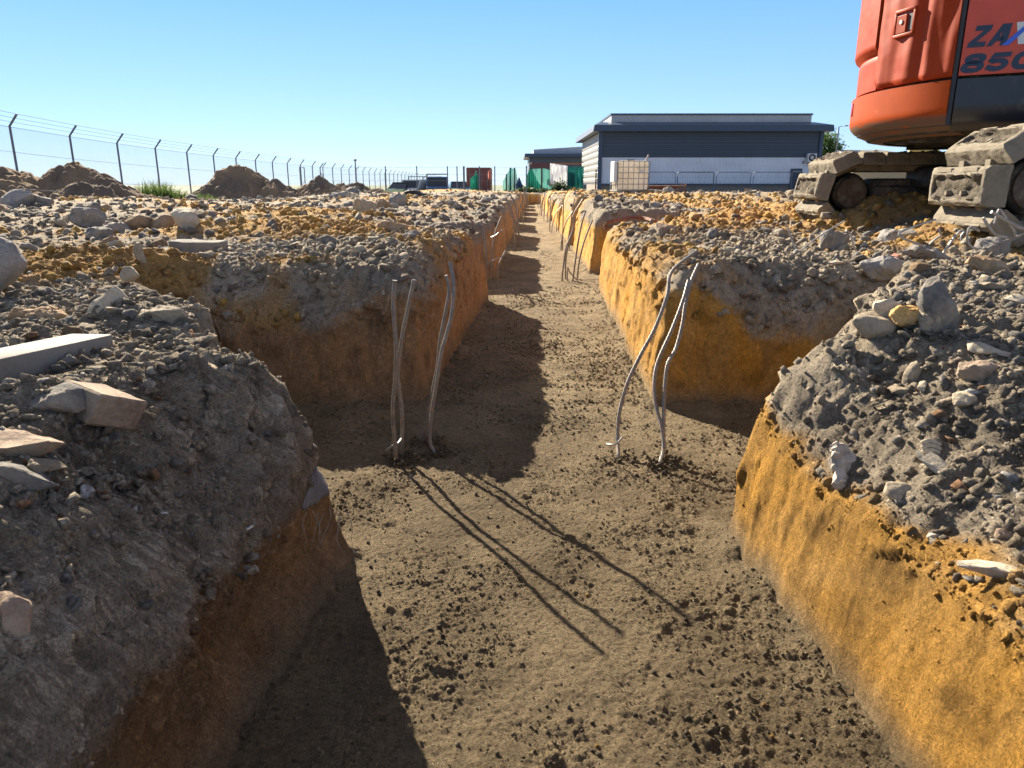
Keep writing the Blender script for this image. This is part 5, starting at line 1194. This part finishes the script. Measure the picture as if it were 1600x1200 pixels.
# body lettering
def letters():
    sh = .26; y0 = -HW - .0012; y1 = -HW - .0030
    def put(mb, pts, ox, oz, w, h_):
        q = [(ox + (u * w) + sh * v * h_, oz + v * h_) for u, v in pts]; mb.prism(q, lambda u, v: Vector((u, y0, v)), lambda u, v: Vector((u, y1, v)))
    def stroke(mb, path, hw_, ox, oz, w, h_, closed=False):
        n = len(path); L_ = []; R_ = []
        for i, (u, v) in enumerate(path):
            p0 = path[(i - 1) % n] if closed or i else path[0]; p1 = path[(i + 1) % n] if closed or i < n - 1 else path[-1]
            tx, tv = (p1[0] - p0[0]) * w, (p1[1] - p0[1]) * h_; l = math.hypot(tx, tv); a_, b_ = -tv / l, tx / l
            for S_, sg in ((L_, 1), (R_, -1)):
                uu = u * w + a_ * hw_ * sg * 1.25; vv = v * h_ + b_ * hw_ * sg; S_.append((ox + uu + sh * vv, oz + vv))
        vs = [(x, y1, z) for x, z in L_ + R_] + [(x, y0, z) for x, z in L_ + R_]; f = []
        for i in range(n if closed else n - 1):
            j = (i + 1) % n; f += [(i, j, n + j, n + i), (2 * n + i, 2 * n + j, j, i), (3 * n + j, 3 * n + i, n + i, n + j)]
        mb.add(vs, f)
    def ringp(cu, cv, ru, rv, k=28): return [(cu + ru * math.copysign(abs(math.cos(a))**.8, math.cos(a)), cv + rv * math.copysign(abs(math.sin(a))**.8, math.sin(a))) for a in [2 * math.pi * i / k for i in range(k)]]
    z1, h1 = .728, .108; w1 = .082
    def fin(mb, nm, mat):
        o = mb.build(nm, mat, sd_); return o
    m = MB(); put(m, [(0, 0), (1, 0), (.98, .24), (.42, .24), (1.0, .78), (1.0, 1), (.08, 1), (.08, .76), (.60, .76), (0, .22)], -.682, z1, w1, h1); fin(m, 'letter', M['navy_letter'])
    m = MB()
    put(m, [(-.02, 0), (.28, 0), (.52, .30), (.52, .50), (.60, 1.0), (.42, 1.0)], -.590, z1, w1, h1); put(m, [(.50, .44), (.78, .44), (.80, .22), (.50, .22)], -.590, z1, w1, h1)
    put(m, [(.60, 1.0), (.56, .66), (.74, 0), (1.08, 0), (.94, 1.0)], -.590, z1, w1, h1); fin(m, 'letter', M['navy_letter'])
    m = MB(); put(m, [(.02, 1.02), (.46, 1.02), (1.05, 0), (.62, 0)], -.497, z1, w1, h1); fin(m, 'letter', M['white_letter'])
    m = MB(); y0, y1 = -HW - .0032, -HW - .0048; put(m, [(-.28, 0), (.12, 0), (1.05, 1.02), (.72, 1.02)], -.497, z1, w1, h1); fin(m, 'letter', M['blue_letter'])
    y0, y1 = -HW - .0012, -HW - .0030; z2, h2, w2 = .604, .088, .098
    m = MB(); stroke(m, ringp(.5, .73, .36, .17), .0125, -.697, z2, w2, h2, True); stroke(m, ringp(.5, .27, .40, .20), .0125, -.697, z2, w2, h2, True); fin(m, 'number', M['navy_letter'])
    m = MB(); path = [(1.0, .88), (.22, .88), (.16, .56)] + [(.50 + .38 * math.cos(a), .33 + .24 * math.sin(a)) for a in [R(125 - k * 14) for k in range(20)]] + [(.04, .20)]
    stroke(m, path, .0125, -.585, z2, w2, h2); fin(m, 'number', M['navy_letter'])
    m = MB(); stroke(m, ringp(.5, .5, .42, .38), .0125, -.462, z2, w2, h2, True); fin(m, 'number', M['navy_letter'])
letters()
# undercarriage
TA = R(-2.7); TL, TRr, SW, PIT, STH = 2.3, .185, .60, .172, .095
def shoe_mesh(seed):
    bm = bmesh.new(); bmesh.ops.create_cube(bm, size=1)
    bmesh.ops.scale(bm, vec=(PIT - .004, SW, STH), verts=bm.verts)
    for v in bm.verts:                                              # pads narrow towards their outer face
        if v.co.z > 0: v.co.y *= .90
    top = [f for f in bm.faces if f.normal.z > .9]
    bmesh.ops.bevel(bm, geom=[e for e in bm.edges if any(f in top for f in e.link_faces)], offset=.036, segments=3, affect='EDGES', profile=.6)
    top = max(bm.faces, key=lambda f: f.calc_center_median().z + f.calc_area())
    r = bmesh.ops.inset_region(bm, faces=[top], thickness=.018); bmesh.ops.translate(bm, verts=top.verts[:], vec=(0, 0, -.022))
    bmesh.ops.triangulate(bm, faces=bm.faces[:])
    for _ in range(4):
        e = [e for e in bm.edges if e.calc_length() > .016]
        if e: bmesh.ops.subdivide_edges(bm, edges=e, cuts=1); bmesh.ops.triangulate(bm, faces=bm.faces[:])
    bm.normal_update(); co = np.array([v.co[:] for v in bm.verts]); no = np.array([v.normal[:] for v in bm.verts])
    o_ = seed * 7.7; a = .005 * noise3(co[:, 0] * 11 + o_, co[:, 1] * 14, co[:, 2] * 14) + .0028 * noise3(co[:, 0] * 38 + o_, co[:, 1] * 38, co[:, 2] * 38) + .0015 * noise3(co[:, 0] * 110 + o_, co[:, 1] * 110, co[:, 2] * 110)
    lum = (co[:, 2] > .010) & (np.abs(co[:, 1]) < SW * .385) & (np.abs(co[:, 0]) < .052)
    f1, f2, ox, oy, q = cells(co[:, 0] / .055 + seed, co[:, 1] / .075 + seed * 1.7); a = a + np.where(lum, .026 * np.sqrt(np.clip(1 - f1 / .6, 0, 1)) * q[0], 0)
    co = co + no * a[:, None]
    for v, c in zip(bm.verts, co): v.co = c
    bm.verts.index_update(); bm.faces.ensure_lookup_table()
    for f in bm.faces:
        if all(lum[v.index] for v in f.verts): f.material_index = 1
    for yb in (-.12, .12):                                          # two cross bars and bolts left bare by the mud
        mm = Matrix.Translation((PIT * .40, yb, STH * .42)) @ Matrix.Diagonal((.016, .13, .018, 1)); bmesh.ops.create_cube(bm, size=1, matrix=mm)
        bmesh.ops.create_cone(bm, cap_ends=True, segments=10, radius1=.015, radius2=.011, depth=.03, matrix=Matrix.Translation((-.03, yb * .6, STH * .5 - .012)))
        bmesh.ops.create_cube(bm, size=1, matrix=Matrix.Translation((.02, yb, -STH * .62)) @ Matrix.Diagonal((PIT * 1.06, .045, .06, 1)))
    me = bpy.data.meshes.new('track_shoe'); bm.to_mesh(me); bm.free()
    for p in me.polygons: p.use_smooth = True
    me.set_sharp_from_angle(angle=R(45)); me.materials.append(M['mud']); me.materials.append(M['darkmud']); return me
shoes = [shoe_mesh(i) for i in range(4)]
PER = 2 * TL + 2 * math.pi * TRr; NS = int(PER / PIT)
def track(cx, cy, phase, sd, dz=0):
    fr = MB(); zc = .27 + dz
    fr.box((TL / 2, 0, -.02), (TL - .34, .34, .15), None, .03); fr.box((TL / 2, -.02, .09), (.5, .2, .06), None, .02)
    fr.box((.42, 0, .0), (.5, .26, .22), None, .04)
    for k in range(4): fr.cyl((.45 + k * .47, -.16, -.135), (.45 + k * .47, .16, -.135), .07, 20)
    f = fr.build('track_frame', M['trackframe'], ex, True); f.rotation_euler = (0, 0, TA); f.location = (cx - EX, cy - EY, zc)
    for nm, x in (('idler', 0), ('sprocket', TL)):
        m = MB(); m.cyl((x, -.07, 0), (x, .07, 0), TRr - .03, 40); m.cyl((x, -.13, 0), (x, .13, 0), TRr - .05, 36)
        for s in (-1, 1): m.tube([(x, s * .13, 0), (x, s * .15, 0), (x, s * .165, 0)], [.135, .13, .11], 32)
        w_ = m.build(nm, M['trackframe'], f, True)
        m = MB(); m.tube([(x, -.160, 0), (x, -.18, 0), (x, -.19, 0)], [.115, .112, .09], 32); m.build('hub', plain('rusty_hub', (.10, .065, .042), .8, 0, .35, 9, .002, 60, (.17, .14, .10), .5), w_, True)
    for y in (-.085, .085):                                         # the two link rails under the shoes
        m = MB(); lp_ = [track_pos(PER * i / 90) for i in range(91)]
        m.add([(x + k * math.sin(a), y + e, z + k * math.cos(a)) for x, z, a in lp_ for k, e in ((-.028, -.018), (.028, -.018), (.028, .018), (-.028, .018))], [(4 * i + k, 4 * i + (k + 1) % 4, 4 * i + 4 + (k + 1) % 4, 4 * i + 4 + k) for i in range(90) for k in range(4)])
        m.build('link_chain', M['trackframe'], f)
    for i in range(NS):
        s = PER * ((i + phase) / NS); x, z, a = track_pos(s)
        o = link('track_shoe', shoes[(i * 3 + sd) % 4], None, f); o.location = (x + math.sin(a) * .068, 0, z + math.cos(a) * .068); o.rotation_euler = (0, a, 0)
        if 0 < a < math.pi or a > math.pi: o.scale = (1.17, 1, 1.04)
def track_pos(s):
    s = s % PER; q = math.pi * TRr
    if s < TL: return s, TRr, 0.0
    s -= TL
    if s < q: a = s / TRr; return TL + TRr * math.sin(a), TRr * math.cos(a), a
    s -= q
    if s < TL: return TL - s, -TRr, math.pi
    a = (s - TL) / TRr + math.pi; return TRr * math.sin(a), TRr * math.cos(a), a
track(2.60, 3.90, .35, 0); track(2.64, 6.0, .55, 1, -.05)
m = MB(); m.box((0, 0, .33), (1.1, 1.9, .16), None, .04); m.cyl((0, 0, .38), (0, 0, .57), .5, 36)
o = m.build('turntable', M['blacksteel'], ex, True); o.rotation_euler = (0, 0, TA)
# ------------------------------------------------------------------ light, sky, camera
sun_el, sun_az = R(27.5), R(-28)            # azimuth from +Y towards +X
sdir = Vector((math.sin(sun_az) * math.cos(sun_el), math.cos(sun_az) * math.cos(sun_el), math.sin(sun_el)))
sl = bpy.data.lights.new('sun', 'SUN'); sl.energy = 4.4; sl.angle = R(.53); sl.color = (1.0, .89, .72)
so = bpy.data.objects.new('sun', sl); COL.objects.link(so); so.rotation_euler = sdir.to_track_quat('Z', 'Y').to_euler(); so.location = sdir * 50
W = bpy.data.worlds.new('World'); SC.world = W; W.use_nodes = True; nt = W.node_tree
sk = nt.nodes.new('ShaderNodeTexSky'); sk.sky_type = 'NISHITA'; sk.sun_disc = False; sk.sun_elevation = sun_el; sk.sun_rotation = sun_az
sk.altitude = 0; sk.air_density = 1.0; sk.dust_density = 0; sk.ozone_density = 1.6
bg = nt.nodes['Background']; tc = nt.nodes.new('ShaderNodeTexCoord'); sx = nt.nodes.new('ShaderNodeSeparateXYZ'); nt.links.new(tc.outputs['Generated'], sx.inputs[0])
clear = mix(nt, 1, ramp(nt, sx.outputs[2], (0, (.46, .69, .88)), (.05, (.37, .62, .86)), (.12, (.27, .53, .86)), (.22, (.16, .43, .83)), (.45, (.26, .35, .48)), (1, (.44, .42, .40))), (4.75, 4.5, 4.9), 'MULTIPLY')  # upper sky, out of view, set brighter and neutral to fill the shade
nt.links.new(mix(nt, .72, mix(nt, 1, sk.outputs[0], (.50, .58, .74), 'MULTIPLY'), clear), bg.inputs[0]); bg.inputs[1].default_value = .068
cam = bpy.data.cameras.new('camera'); co = bpy.data.objects.new('camera', cam); COL.objects.link(co); SC.camera = co
co.location = (0, 0, 0); co.rotation_euler = (R(90) - PITCH, 0, 0)
cam.sensor_width = 36; cam.lens = F_PX / 1600 * 36; cam.clip_start = .05; cam.clip_end = 9000
cam.dof.use_dof = True; cam.dof.focus_distance = 2.9; cam.dof.aperture_fstop = 14
vs = SC.view_settings; SC.display_settings.display_device = 'sRGB'; vs.view_transform = 'Standard'; vs.look = 'None'; vs.gamma = 1; vs.use_curve_mapping = False; vs.exposure = 2.02
SC.cycles.use_denoising = True; SC.cycles.denoiser = 'OPENIMAGEDENOISE'; SC.cycles.denoising_input_passes = 'RGB_ALBEDO_NORMAL'; SC.cycles.denoising_prefilter = 'ACCURATE'
SC.cycles.use_adaptive_sampling = False; SC.cycles.max_bounces = 5; SC.cycles.transparent_max_bounces = 24
